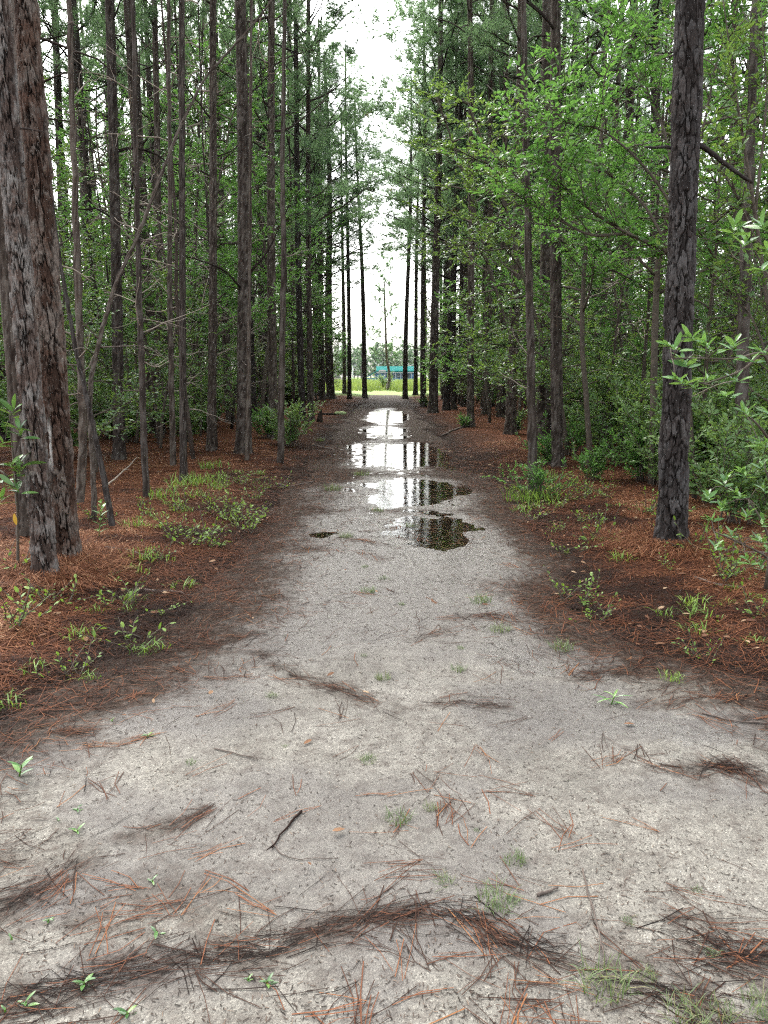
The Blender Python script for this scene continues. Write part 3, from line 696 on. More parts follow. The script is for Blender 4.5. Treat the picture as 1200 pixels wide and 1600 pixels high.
for k in range(400):
    y = 9+40*random.random()**1.4; x = random.uniform(-1, 1)*min(.53*y+.5, 14)
    if abs(x) < (3.9 if x < 0 else 3.6) or (x < 0 and y < 13): continue
    place_leafy(random.choice(SV[:3]), x, y, random.uniform(.8, 1.5), 'low leafy shrub on the needle floor '+behind(x, y), 'low shrubs '+behind(x, y), 'low_shrub', 'shrub', parts=('stem', 'foliage'))
    n_s += 1
    if n_s >= 130: break
random.seed(14)
for k in range(70):
    y = random.uniform(12.5, 36); x = random.choice((-1, -1, 1))*random.uniform(3.2, min(.5*y+1, 12))
    place_leafy(random.choice(BV), x, y, random.uniform(.8, 1.5), 'bare dead sapling with pale twigs '+behind(x, y), 'bare saplings '+behind(x, y), 'bare_sapling', 'sapling', random.uniform(1.0, 2.6), parts=('stem', 'twig_spray'))

# ------------------------------------------------------------------ single saplings and poles near the path
random.seed(15)
def at_px(bx, by): x, y = gp(bx, by); return x, y
def pole_tree(bx, by, w, pts, label, twigs, seed, mat='bark', name='thin_tree', leafy=None):
    """a thin stem following image points at its own depth, with bare twigs"""
    x, y = at_px(bx, by); z = gz(x, y); r = w/FPX*depth(y)/2; rnd = random.Random(seed)
    o = thing(name, label, 'tree', (x, y, z))
    W = [np.array([x, y, z-.06])]+[vp(a, b, y+dy) for a, b, dy in pts]
    P = np.array(W)-np.array([x, y, z])
    # resample for a natural wobble
    tt = np.linspace(0, 1, 9*len(P)); C = np.array([at_t(P, q)[0] for q in tt])
    for it in range(3): C[1:-1] = (C[:-2]+C[1:-1]*2+C[2:])/4
    C[2:-1] += np.array([[rnd.gauss(0, r*.07), rnd.gauss(0, r*.07), 0] for _ in range(len(C)-3)])
    m_ = MB(); V, Q, T = tube(C, np.linspace(r, r*(.25 if len(pts) > 8 else .45), len(C)), 12); V = V+np.random.default_rng(seed).normal(size=V.shape)*r*.07
    m_.add(V, Q, T, plate=.75, cell=np.random.default_rng(seed).random(len(V))); ob('trunk', m_.mesh('thin_trunk', M[mat]), o)
    for k in range(twigs):
        p, d = at_t(C, rnd.uniform(.18, .98)); a = rnd.uniform(0, 6.28); L = rnd.uniform(.2, .9)
        t_ = MB(); B = curve(p, (cos(a), sin(a)*.7, rnd.uniform(-.2, .5)), L, 6, rnd.choice((-.05, .05)), .14, rnd); t_.add(*tube(B, np.linspace(.008, .0025, 7), 5))
        for s in range(rnd.randint(1, 3)):
            p2, d2 = at_t(B, rnd.uniform(.3, .9)); t_.add(*tube(curve(p2, d2+np.array([rnd.gauss(0, .6), rnd.gauss(0, .6), rnd.gauss(0, .4)]), L*.4, 4, 0, .2, rnd), np.linspace(.004, .0018, 5), 3))
        ob('twig', t_.mesh('twig', M['pale_twig'] if k % 2 else M['twig']), o)
    PLACED.append((x, y)); return o
pole_tree(229, 790, 11, [(222, 600, 0), (217, 450, .1), (213, 250, .1), (206, -80, .2)], 'thin mossy sapling trunk with many pale bare twigs', 16, 1)
pole_tree(438, 729, 11, [(441, 560, 0), (444, 400, 0), (441, 250, .2), (447, -80, .3)], 'thin black pole tree standing in front of the leafy bush at the path edge', 5, 2)
pole_tree(833, 772, 15, [(830, 600, 0), (827, 430, 0), (823, 260, .1), (816, -80, .2)], 'dark knobbly pole tree rising from a clump of grass and ferny shrubs', 5, 3)
pole_tree(178, 840, 10, [(160, 735, .2), (138, 630, .3), (118, 545, .5), (92, 400, .7), (60, 120, .9)], 'slanting dead stem leaning back toward the twin pines', 5, 4)
pole_tree(148, 828, 9, [(146, 740, 0), (140, 650, .1), (142, 590, .1), (158, 520, .2), (182, 440, .3), (215, 370, .4), (245, 290, .5), (285, 190, .6), (322, 118, .7), (395, 40, .9), (440, -20, 1)], 'long crooked stem bending over in an arch toward the path', 6, 5)
pole_tree(124, 797, 14, [(130, 700, 0), (126, 560, 0), (120, 380, 0), (112, 160, 0), (108, -20, 0)], 'upright grey sapling trunk close behind the slanting dead stem', 6, 6)
pole_tree(271, 736, 10, [(268, 600, 0), (265, 450, 0), (266, 300, 0), (262, -80, 0)], 'thin dead pole with bare side twigs behind the grass patch', 7, 7)
pole_tree(386, 727, 8, [(388, 600, 0), (390, 450, .1), (393, -60, .1)], 'pole thin stem pressed against the foot of the stout rough pine', 2, 8)
pole_tree(1163, 800, 22, [(1160, 650, 0), (1163, 450, 0), (1172, 250, .2), (1180, 0, .3)], 'pale grey leaning trunk standing among the bay shrubs', 8, 9, 'bark_wet')
pole_tree(605, 611, 5, [(609, 590, 0), (604, 555, 0), (602, 500, 0), (600, 440, 0)], 'crooked pale young pine standing alone in the clearing', 0, 10, 'bark_near', 'young_pine')
yp = bpy.data.objects['young_pine']; tb = MB()
V, F, r_ = pine_crown(tb, lambda z: np.array([-.25, 0, z]), 11.5, 2.6, .06, 26, 2.0, 991, 18, .032, .30, .9)
ob('limb', tb.mesh('young_pine_limbs', M['bark_near']), yp); ob('crown', mesh('young_pine_crown', V, [F], M['needle'], {'rnd': r_}, False), yp)

# the broadleaf tree reaching over from behind the charcoal pine
def reach_tree(name, bx, by, limbs_px, label, LL, n_tw, nleaf, mat, seed, r=.035, tw=.34, t0=.25):
    x, y = at_px(bx, by); z = gz(x, y); O = np.array([x, y, z]); rnd = random.Random(seed); rs = np.random.default_rng(seed)
    o = thing(name, label, 'tree', (x, y, z)); sb = MB(); limbs = []
    for pts in limbs_px:
        P = np.array([vp(a, b, y+dy) for a, b, dy in pts])-O
        if pts[0][1] > by-20: P[0] = (0, 0, -.05)
        C = np.array([at_t(P, q)[0] for q in np.linspace(0, 1, 5*len(P))])
        for it in range(4): C[1:-1] = (C[:-2]+C[1:-1]*2+C[2:])/4
        sb.add(*tube(C, np.linspace(r if pts[0][1] > by-20 else r*.55, .005, len(C)), 7)); limbs.append(C)
        for s in range(int(len(pts)*2.2)):
            p2, d2 = at_t(C, rnd.uniform(.3, .95)); L = rnd.uniform(.35, .9)
            B = curve(p2, norm(d2+np.array([rnd.gauss(0, .7), rnd.gauss(0, .7), rnd.gauss(.15, .4)])), L, 5, .02, .14, rnd)
            sb.add(*tube(B, np.linspace(r*.2, .003, len(B)), 4)); limbs.append(B)
    V, F, Q, rr = sprays(limbs, n_tw, rnd, rs, tw, nleaf, LL, t0, .15, .5, .36, sb)
    ob('trunk', sb.mesh('reach_stem', M['stem']), o); ob('crown', mesh('reach_crown', V, [F, Q], M[mat], {'rnd': rr}, False), o)
    return o
reach_tree('broadleaf_tree', 1085, 792, [
    [(1085, 792, 0), (1075, 600, -.1), (1060, 420, -.2), (1050, 395, -.2), (980, 365, -.3), (930, 335, -.4), (890, 300, -.5), (840, 250, -.6)],
    [(1075, 560, -.1), (1060, 330, -.1), (1000, 250, 0), (940, 200, 0), (880, 190, -.2), (800, 200, -.3)],
    [(1060, 420, -.2), (1010, 320, .2), (960, 280, .3), (900, 230, .4), (850, 160, .4)],
    [(1060, 330, 0), (1040, 200, .3), (990, 110, .5), (950, 40, .6)],
    [(1060, 330, 0), (1100, 200, .2), (1120, 90, .3), (1150, 10, .3)],
    [(980, 365, -.3), (920, 370, -.2), (850, 330, -.1), (800, 300, -.1)]],
    'broadleaf tree reaching long leafy limbs from behind the charcoal pine over the path', .085, 9, 11, 'leaf', 61)
reach_tree('broadleaf_tree', 1230, 810, [
    [(1230, 810, 0), (1215, 600, 0), (1180, 330, 0), (1150, 150, 0), (1130, 0, 0)],
    [(1215, 600, 0), (1170, 480, .2), (1110, 440, .4)], [(1190, 400, 0), (1150, 300, -.2), (1100, 230, -.3)], [(1180, 330, 0), (1200, 150, .2), (1190, 20, .3)]],
    'dark limbed broadleaf tree crowding the pale grey trunk', .08, 6, 10, 'leaf_dark', 62, .03)

# shrubs with a place of their own
def own_shrub(v, bx, by, s, label, sz=None):
    x, y = at_px(bx, by); return place_leafy(SV[v], x, y, s, label, None, 'leafy_shrub', 'shrub', sz, parts=('stem', 'foliage'))
own_shrub(0, 455, 700, .95, 'bright leafy bush at the path edge behind the thin black pole tree')
own_shrub(1, 415, 690, 1.1, 'leafy bush at the foot of the reddish pine')
own_shrub(4, 806, 684, .55, 'round dark green bush at the foot of a rough pine', .6)
own_shrub(3, 838, 780, 1.0, 'pale ferny plant tangled with grass around the knobbly pole tree')
own_shrub(1, 850, 735, .75, 'loose light green bush between the pole tree and the flared root pine')
own_shrub(2, 935, 712, 1.35, 'large pale green shrub behind the flared root pine'); own_shrub(0, 975, 735, 1.4, 'green shrub in front of the large pale shrub thicket')
own_shrub(2, 985, 690, 1.7, 'tall shrub around the foot of the grey pine in the thicket'); own_shrub(1, 925, 760, .7, 'small light green shrub on needles in front of the thicket')
own_shrub(1, 663, 637, .75, 'small green sprig bush at the foot of a slim pine'); own_shrub(4, 602, 610, 2.0, 'dark round bush at the foot of the young pine in the clearing', 1.5)
own_shrub(1, 725, 672, .55, 'low weed clump beside the exposed pine root'); own_shrub(3, 893, 720, 1.5, 'sprawling low shrub at the side of the flared root pine')
own_shrub(2, 1105, 775, 1.1, 'leafy shrub close behind the foot of the charcoal pine'); own_shrub(0, 1150, 835, 1.0, 'shrub between the low bay shrub and the pale grey trunk'); own_shrub(2, 1010, 715, 1.2, 'pale shrub in front of the grey thicket pine')
own_shrub(0, 1120, 800, 1.1, 'dense shrub in the gap between the charcoal pine and the pale grey trunk'); own_shrub(2, 1175, 770, 1.2, 'shrub against the pale grey trunk')

# bay shrub and broad leaved shrub close by: every leaf a part
def leaf_mesh(name, mat, w=.3, fold=.10, droop=.12, n=6):
    V = []; F = []
    for k in range(n+1):
        f = k/n; ww = w*.5*math.sin(pi*min(1, f*.96+.02))**.75 if 0 < k < n else .012; z = -droop*f*f
        V += [(-ww, f, z+fold*ww*2), (0, f, z), (ww, f, z+fold*ww*2)]
    for k in range(n): F += [(3*k, 3*k+1, 3*k+4, 3*k+3), (3*k+1, 3*k+2, 3*k+5, 3*k+4)]
    return mesh(name, V, [np.array(F)], M[mat], {'rnd': np.full(len(V), .5)})
BAY = leaf_mesh('bay_leaf', 'bay', .32); BIG = leaf_mesh('broad_leaf', 'bigleaf', .30, .12, .22); YEL = leaf_mesh('yellow_leaf', 'yellow_leaf', .34, .1, .15)
from mathutils import Vector, Matrix
def leaf_at(o, me, p, d, u, L, name='leaf'):
    d = Vector(d).normalized(); s = d.cross(Vector(u)).normalized(); n = s.cross(d)
    c = ob(name, me, o); R = Matrix((s, d, n)).transposed().to_4x4()
    c.matrix_local = Matrix.Translation(Vector(p)) @ R @ Matrix.Scale(L, 4); return c
def leaf_shrub(name, root, branches, clusters, label, me, L, nper, seed, cat='shrub', stem_r=.012):
    rnd = random.Random(seed); O = np.array(root); o = thing(name, label, cat, root); sb = MB()
    for P in branches:
        P = np.array(P)-O; C = np.array([at_t(P, q)[0] for q in np.linspace(0, 1, 5*len(P))])
        for it in range(3): C[1:-1] = (C[:-2]+C[1:-1]*2+C[2:])/4
        sb.add(*tube(C, np.linspace(stem_r, stem_r*.35, len(C)), 7))
    allp = np.concatenate([np.array(b) for b in branches])
    for (c, d) in clusters:
        c = np.array(c); q = allp[np.argmin(((allp-c)**2).sum(1))]
        T = np.array([q-O, (q+c)/2-O+np.array([0, 0, .02]), c-O]); sb.add(*tube(T, [.004, .003, .002], 5))
        d = norm(np.array(d, float))
        for k in range(nper+rnd.randint(-2, 2)):
            a = k*2.4+rnd.random()*.5; f = k/nper
            side = norm(np.array([cos(a), sin(a), rnd.uniform(-.1, .35)])); dd = norm(side*(1.1-.5*f)+d*(.2+.9*f))
            leaf_at(o, me, c-O-d*.07*(1-f), dd, (rnd.gauss(0, .35), rnd.gauss(0, .35), 1), L*rnd.uniform(.65, 1.15)*(1-.3*f))
    ob('stem', sb.mesh('leaf_shrub_stem', M['stem']), o); return o
def W(px, py, Y): return vp(px, py, Y)
Y0 = 4.75; rt = (2.62, Y0+.35, gz(2.62, Y0+.35)-.02)
cl = [(1045, 540), (1075, 525), (1100, 535), (1065, 560), (1120, 548), (1150, 530), (1165, 560), (1055, 590), (1075, 600), (1100, 590), (1140, 590), (1185, 545), (1125, 615), (1165, 375), (1190, 350), (1180, 420), (1150, 345), (1195, 385), (1185, 690), (1160, 640), (1195, 640)]
leaf_shrub('bay_shrub', rt, [
    [rt, W(1225, 700, Y0+.2), W(1200, 545, Y0), W(1150, 562, Y0-.1), (W(1105, 560, Y0-.15)), W(1050, 560, Y0-.2)],
    [W(1200, 545, Y0), W(1160, 580, Y0), W(1100, 600, Y0-.1)], [W(1215, 620, Y0+.1), W(1210, 450, Y0), W(1170, 375, Y0)], [W(1225, 720, Y0+.2), W(1190, 670, Y0), W(1160, 640, Y0)]],
    [(W(a, b, Y0-.15+random.uniform(-.2, .2)), (random.uniform(-.8, .2), random.uniform(-.5, .3), random.uniform(.1, .6))) for a, b in cl],
    'bay shrub holding a spray of glossy bright leaves in front of the charcoal pine', BAY, .11, 10, 5)
Y1 = 5.5; rt = (2.95, Y1+.2, gz(2.95, Y1+.2)-.02)
cl = [(1130, 790), (1150, 770), (1170, 800), (1190, 760), (1110, 810), (1145, 830), (1180, 840), (1165, 870), (1195, 810), (1120, 850), (1190, 880), (1150, 895), (1180, 905), (1105, 770), (1195, 720), (1160, 735), (1135, 745), (1200, 850)]
leaf_shrub('low_bay_shrub', rt, [
    [rt, W(1200, 830, Y1), W(1170, 780, Y1), W(1130, 760, Y1)], [rt, W(1200, 870, Y1), W(1160, 850, Y1-.1), W(1115, 830, Y1-.1)], [rt, W(1210, 780, Y1+.1), W(1195, 730, Y1)]],
    [(W(a, b, Y1-.1+random.uniform(-.25, .25)), (random.uniform(-.7, .2), random.uniform(-.5, .3), random.uniform(.2, .8))) for a, b in cl],
    'low bay shrub with blue green leaves on the needles beside the charcoal pine root', BAY, .09, 11, 6)
Y2 = 5.6; x2 = W(24, 850, Y2)[0]; rt = (x2, Y2, gz(x2, Y2)-.02)
cl = [(22, 640), (10, 665), (30, 670), (15, 720), (30, 735), (5, 745), (22, 760), (8, 690), (30, 715), (2, 780)]
so = leaf_shrub('broadleaf_shrub', rt, [[rt, W(28, 800, Y2), W(24, 740, Y2-.1), W(15, 660, Y2-.15)], [W(26, 770, Y2), W(8, 740, Y2-.1), W(-8, 730, Y2)]],
    [(W(a, b, Y2-.2+random.uniform(-.1, .1)), (random.uniform(-.5, .5), random.uniform(-.6, .1), random.uniform(.1, .6))) for a, b in cl],
    'broad leaved shrub with long drooping leaves beside the front twin pine', BIG, .16, 6, 9)
for (a, b) in ((22, 802),):
    c = leaf_at(so, YEL, W(a, b, Y2-.25)-np.array(rt), (.2, -.3, -.9), (0, -1, .3), .085); c['label'] = 'yellowed drooping leaf'

# ------------------------------------------------------------------ grass and seedlings
def grass_mesh(seed, n, h, spread, w, mat, lean=.6):
    rs = np.random.default_rng(seed); mb = MB()
    a = rs.uniform(0, 6.28, n); H = h*rs.uniform(.5, 1.15, n); rr = spread*np.sqrt(rs.random(n)); b = rs.uniform(0, 6.28, n); le = lean*rs.uniform(.2, 1.4, n)
    P = np.stack([rr*np.cos(b), rr*np.sin(b), np.full(n, -.012)], -1); d = np.stack([np.cos(a), np.sin(a), 0*a], -1); s = np.stack([-np.sin(a), np.cos(a), 0*a], -1)
    rows = []
    for f, ww in ((0, .8), (.4, 1), (.75, .7)):
        c = P+d*(le*H*f**1.7)[:, None]+np.array([0, 0, 1.])*(H*(f-.25*le*f*f))[:, None]
        rows += [c-s*w*ww*.5, c+s*w*ww*.5]
    rows.append(P+d*(le*H)[:, None]+np.array([0, 0, 1.])*(H*(1-.35*le))[:, None])
    V = np.stack(rows, 1).reshape(-1, 3); o = np.arange(n)[:, None]*7
    Q = np.concatenate([o+np.array([[0, 1, 3, 2]]), o+np.array([[2, 3, 5, 4]])]); T = o+np.array([[4, 5, 6]])
    return mesh('grass', V, [T, Q], M[mat], {'rnd': np.repeat(rs.random(n), 7)}, False)
GV = [grass_mesh(1, 70, .07, .055, .0028, 'dull_grass', .9), grass_mesh(2, 46, .05, .045, .0026, 'dull_grass', 1.0), grass_mesh(3, 90, .085, .075, .003, 'dull_grass', 1.0)]
EV = [grass_mesh(11, 34, .11, .10, .006, 'grass', 1.0), grass_mesh(12, 24, .085, .09, .007, 'grass', 1.1), grass_mesh(13, 60, .15, .16, .006, 'grass', .9)]
def tuft(v, bx, by, s, label, group, name='grass_tuft', cat='grass'):
    x, y = gp(bx, by); z = gz(x, y)
    o = ob(name, v, None, (x, y, z), (0, 0, random.uniform(0, 6.28)), s); return tag(o, label, cat, group)
for (a, b, s, v) in [(622, 1283, 1.0, 0), (693, 1380, .95, 1), (805, 1350, .8, 0), (775, 1415, .9, 2), (805, 1412, .7, 1), (1088, 1392, .5, 1), (982, 1444, .55, 1), (300, 1203, .7, 1), (425, 1095, .9, 1), (575, 1192, .8, 0),
                     (716, 1050, .9, 0), (598, 1065, .9, 0), (745, 1300, .35, 1), (672, 1265, .6, 0), (628, 945, .8, 1), (600, 905, 1.3, 1), (575, 925, 1.2, 0), (640, 820, 1.2, 2), (570, 885, .9, 1), (445, 1175, .4, 1),
                     (752, 940, 1.2, 2), (782, 985, 1.0, 2), (878, 1012, 1.1, 2), (720, 1015, .7, 1), (568, 1028, .6, 1), (540, 840, 1.1, 2), (590, 798, 1.2, 2), (565, 742, 2.0, 2), (520, 765, 1.9, 2), (500, 690, 2.0, 2)]:
    tuft(GV[v], a, b, s*.8, 'small sparse grass tuft growing alone out of the pale sand path', 'tufts on the sand path')
for (a, b, s, v) in [(945, 1545, .85, 2), (1010, 1530, .45, 0), (1075, 1590, .7, 2), (1130, 1585, .6, 0), (1110, 1490, .5, 1), (1190, 1575, .6, 2)]:
    tuft(GV[v], a, b, s, 'thick low grass clump mixed with dark needle debris on the sand', 'clumps in the needle debris')
for (a, b, s, v) in [(288, 772, 1.5, 2), (305, 785, 1.3, 0), (322, 768, 1.4, 2), (338, 775, 1.2, 0), (270, 800, 1.1, 1), (285, 808, 1.2, 0), (250, 822, 1.2, 1), (212, 838, 1.3, 0), (240, 838, 1.0, 1), (222, 885, 1.4, 0), (215, 902, 1.1, 1), (258, 882, 1.0, 1),
                     (280, 918, 1.1, 1), (205, 942, .9, 0), (200, 955, .8, 1), (345, 755, 1.2, 0), (370, 748, 1.2, 1), (125, 1003, 1.0, 0), (150, 960, .8, 1), (222, 1020, .8, 1), (18, 1100, .95, 1), (45, 1060, .8, 1), (140, 1060, .7, 1), (245, 1012, .9, 1), (255, 790, 1.3, 2), (405, 745, 1.2, 1), (330, 740, 1.3, 2)]:
    tuft(EV[v], a, b, s, 'bright green grass clump at the needle edge of the path by the twin pines', 'grass clumps by the twin pines')
for (a, b, s, v) in [(1045, 965, .9, 1), (1085, 955, 1.1, 0), (1100, 975, 1.2, 1), (1090, 992, .9, 0), (1130, 955, .7, 1), (970, 880, 1.1, 0), (965, 855, .8, 1), (1050, 1060, .6, 0), (1170, 1010, .8, 1), (1145, 935, .8, 1), (940, 850, .7, 1), (1175, 950, .7, 1)]:
    tuft(EV[v], a, b, s, 'leafy grass clump on the needles in front of the charcoal pine', 'grass by the charcoal pine')
for (a, b, s, v) in [(815, 782, 1.5, 2), (845, 785, 1.6, 2), (860, 770, 1.4, 0), (805, 765, 1.3, 0), (830, 795, 1.3, 0), (868, 792, 1.2, 1), (815, 800, 1.2, 1), (850, 755, 1.4, 2)]:
    tuft(EV[v], a, b, s, 'long yellowish grass clump around the foot of the knobbly pole tree', 'grass around the pole tree')
WEED = [shrub(720+k, .075, 5, 'grass', .042, 1.1, 34, 5) for k in range(3)]
k = 0
while k < 85:
    y = 3.4+7.5*random.random(); x = random.choice((-1, 1))*random.uniform(1.3, 3.6); e_ = float(edge_s(np.array([x]), np.array([y]))[0])
    if e_ < .05 or e_ > 1.7 or abs(x) > .52*y: continue
    place_leafy(random.choice(WEED), x, y, random.uniform(.5, 1.2), 'small bright weed sprouting from the brown needles beside the sand', 'weeds in the needles beside the sand', 'small_weed', 'weed', parts=('stem', 'foliage')); k += 1
def seedling(bx, by, h, L, nl, label, seed, group=None, mat=None):
    x, y = gp(bx, by); z = gz(x, y); rnd = random.Random(seed); o = thing('seedling', label, 'seedling', (x, y, z-.005), group=group)
    P = curve((0, 0, 0), (rnd.gauss(0, .1), rnd.gauss(0, .1), 1), h, 5, 0, .06, rnd); m_ = MB(); m_.add(*tube(P, np.linspace(.004, .002, 6), 5)); ob('stem', m_.mesh('seedling_stem', M['grass']), o)
    for k in range(nl):
        f = .15+.85*k/max(1, nl-1); p, d = at_t(P, f); a = k*2.4+rnd.random()*.4
        leaf_at(o, mat or BAY, p, (cos(a), sin(a), rnd.uniform(.15, .8)), (0, 0, 1), L*rnd.uniform(.7, 1.15))
seedling(156, 858, .34, .085, 16, 'upright seedling stacked with small leaves beside the slanting dead stem', 21)
seedling(30, 1218, .06, .065, 6, 'small broad leaved weed at the damp edge of the sand path', 22)
seedling(955, 1098, .05, .095, 7, 'spiky green seedling with long blades on the needle drift beside the damp hollow', 23, mat=leaf_mesh('blade_leaf', 'bay', .12, .2, .3))
for k, (a, b) in enumerate([(92, 1285), (122, 1272), (122, 1305), (75, 1440), (18, 1465), (40, 1570), (388, 1535), (418, 1540), (245, 1462), (175, 1135), (232, 1162), (130, 1540), (8, 1580), (240, 1380), (200, 1590)]):
    seedling(a, b, .015, .016+.009*(k % 3), 3+k % 4, 'tiny bright green sprout on the sand near the needle drifts', 40+k, 'sprouts on the sand', BIG)

# ------------------------------------------------------------------ needles, flecks, fallen leaves
def strands(X, Y, A, L, w, lift, rs, z=None):
    n = len(X); d = np.stack([np.cos(A), np.sin(A)], -1); bend = rs.normal(0, .12, n); s = np.stack([-np.sin(A), np.cos(A)], -1)
    V = []; zz = []
    for f in (-.5, 0, .5):
        c = np.stack([X, Y], -1)+d*(L*f)[:, None]+s*(bend*L*(f*f)*2)[:, None]
        h = np.maximum(top_z(c[:, 0], c[:, 1]), water_z(c[:, 0], c[:, 1]))+lift*(.35+1.3*rs.random(n)*(1 if f else .6))+.0015
        for q in (-.5, .5): V.append(np.concatenate([c+s*(w*q)[:, None], h[:, None]], 1))
    V = np.stack(V, 1).reshape(-1, 3); o = np.arange(n)[:, None]*6
    return V, np.concatenate([o+np.array([[0, 1, 3, 2]]), o+np.array([[2, 3, 5, 4]])])
rs = np.random.default_rng(77)
X = []; Y = []
for (x0, x1, y0, y1, n) in ((-5.2, -1.0, 2.6, 8.5, 62000), (1.0, 5.2, 2.8, 9.0, 52000), (-9, -1.2, 8.5, 17, 30000), (1.2, 9, 9, 17, 26000)):
    x = rs.uniform(x0, x1, n); y = rs.uniform(y0, y1, n); e = edge_s(x, y); k = (rs.random(n) < sstep(-.35, .9, e)) & (np.abs(x) < .54*y+.5)
    X.append(x[k]); Y.append(y[k])
X = np.concatenate(X); Y = np.concatenate(Y); n = len(X)
e = edge_s(X, Y); r = np.clip(rs.random(n)*.75+.45*sstep(.0, 1.3, e)*(.3+fbm(X*1.2, Y*1.2, 61, 3))-.12-.5*sstep(.5, .68, fbm(X*2.1, Y*2.1, 63, 4)), 0, 1)
V, Q = strands(X, Y, rs.uniform(0, 2*pi, n), rs.uniform(.10, .23, n), rs.uniform(.0022, .0042, n)*np.clip(Y/6, 1, 1.8), .016, rs)
o = ob('needle_carpet', mesh('needle_carpet', V, [Q], M['litter'], {'rnd': np.repeat(r, 6)}, False))
tag(o, 'rust red carpet of fallen pine needles under the trees', 'needles', kind='stuff')
# heaps round the feet of the near pines
X = []; Y = []; A = []
for (bx, by, R, n) in ((74, 917, .32, 2600), (103, 893, .30, 1600), (1048, 862, .36, 2200)):
    cx_, cy_ = gp(bx, by); a = rs.uniform(0, 2*pi, n); q = R*.55+R*1.3*rs.random(n)**1.3
    X.append(cx_+q*np.cos(a)); Y.append(cy_+q*np.sin(a)); A.append(a+rs.normal(0, .7, n))
X, Y, A = map(np.concatenate, (X, Y, A)); n = len(X)
V, Q = strands(X, Y, A, rs.uniform(.14, .25, n), rs.uniform(.002, .0035, n), .05, rs)
o = ob('needle_heap', mesh('needle_heap', V, [Q], M['litter'], {'rnd': np.repeat(.25+.72*rs.random(n), 6)}, False))
tag(o, 'loose needles heaped around the feet of the nearest pines', 'needles', kind='stuff')
# drifts and strays on the sand: image polyline, spread (m), count, tone
X = []; Y = []; A = []; R_ = []; Ls = []
for pts, sp, n, tone in DR:
    n = int(n*.17)
    G = np.array([gp(*p) for p in pts]); f = rs.random(n)*(len(G)-1); i = np.minimum(f.astype(int), len(G)-2); q = (f-i)[:, None]
    c = G[i]+(G[i+1]-G[i])*q; d = G[i+1]-G[i]; ang = np.arctan2(d[:, 1], d[:, 0])
    c = c+rs.normal(0, sp, (n, 2))*rs.choice([.6, 1, 2.2], (n, 1), p=[.5, .35, .15]); X.append(c[:, 0]); Y.append(c[:, 1]); A.append(ang+rs.normal(0, 1, n)*rs.choice([.3, .9], n, p=[.75, .25])); R_.append(np.clip(rs.normal(tone, .27, n), 0, 1)); Ls.append(rs.uniform(.05, .19, n))
n = 1500; y = 4.3+8*rs.random(n); x = cx(y)+rs.uniform(-1.3, 1.3, n); k = rs.random(n) < sstep(.40, .62, fbm(x*1.6, y*1.2, 95, 4)); n = k.sum()
X.append(x[k]); Y.append(y[k]); A.append(rs.normal(0, .9, n)); R_.append(rs.uniform(.05, .75, n)); Ls.append(rs.uniform(.06, .2, n)*1.1)
for k in range(280):                                  # fans of two to six needles
    y = 1.5+7*rs.random()**1.5; x = rs.uniform(-.52, .52)*y*1.05; m_ = rs.integers(1, 6); a = rs.uniform(0, 2*pi); L = rs.uniform(.10, .22, m_)
    aa = a+rs.normal(0, .3, m_); X.append(x+np.cos(aa)*L/2+rs.normal(0, .012, m_)); Y.append(y+np.sin(aa)*L/2+rs.normal(0, .012, m_)); A.append(aa); R_.append(np.clip(rs.normal(rs.uniform(.25, .95), .12, m_), 0, 1)); Ls.append(L)
for i, p in enumerate(PUD[:6]):                       # washed against and afloat on the puddles
    m_ = (40, 40, 120, 110, 90, 40)[i]; a = rs.uniform(0, 2*pi, m_); q = rs.choice([1.0, 1.0, .6], m_)*rs.normal(1, .12, m_)
    X.append(p[0]+np.cos(a)*p[2]*q); Y.append(p[1]+np.sin(a)*p[3]*q); A.append(rs.uniform(0, 6.28, m_)); R_.append(rs.uniform(.1, .8, m_)); Ls.append(rs.uniform(.06, .18, m_))
X, Y, A, R_, Ls = map(np.concatenate, (X, Y, A, R_, Ls)); n = len(X)
V, Q = strands(X, Y, A, Ls, rs.choice([.0017, .0025, .0034], n, p=[.4, .45, .15])*np.clip(Y/4, 1, 2), .003, rs)
o = ob('needle_drift', mesh('needle_drift', V, [Q], M['path_needle'], {'rnd': np.repeat(R_, 6)}, False))
tag(o, 'dark drifts and stray brown needles washed over the sand', 'needles', kind='stuff')
n = 40000; y = 1.4+11*rs.random(n)**1.4; x = rs.uniform(-.55, .55, n)*y; k = rs.random(n) < .25+.9*fbm(x*2, y*2, 71, 3)**1.5; x = x[k]; y = y[k]; n = len(x)
V, Q = strands(x, y, rs.uniform(0, 2*pi, n), rs.uniform(.003, .018, n)*np.clip(y/3, 1, 2.5), rs.uniform(.0012, .003, n)*np.clip(y/3, 1, 2.5), .001, rs)
o = ob('grit_flecks', mesh('grit_flecks', V, [Q], M['fleck'], {'rnd': np.repeat(rs.random(n)**1.5, 6)}, False)); tag(o, 'dark bark crumbs and broken needle bits speckling the sand', 'debris', kind='stuff')
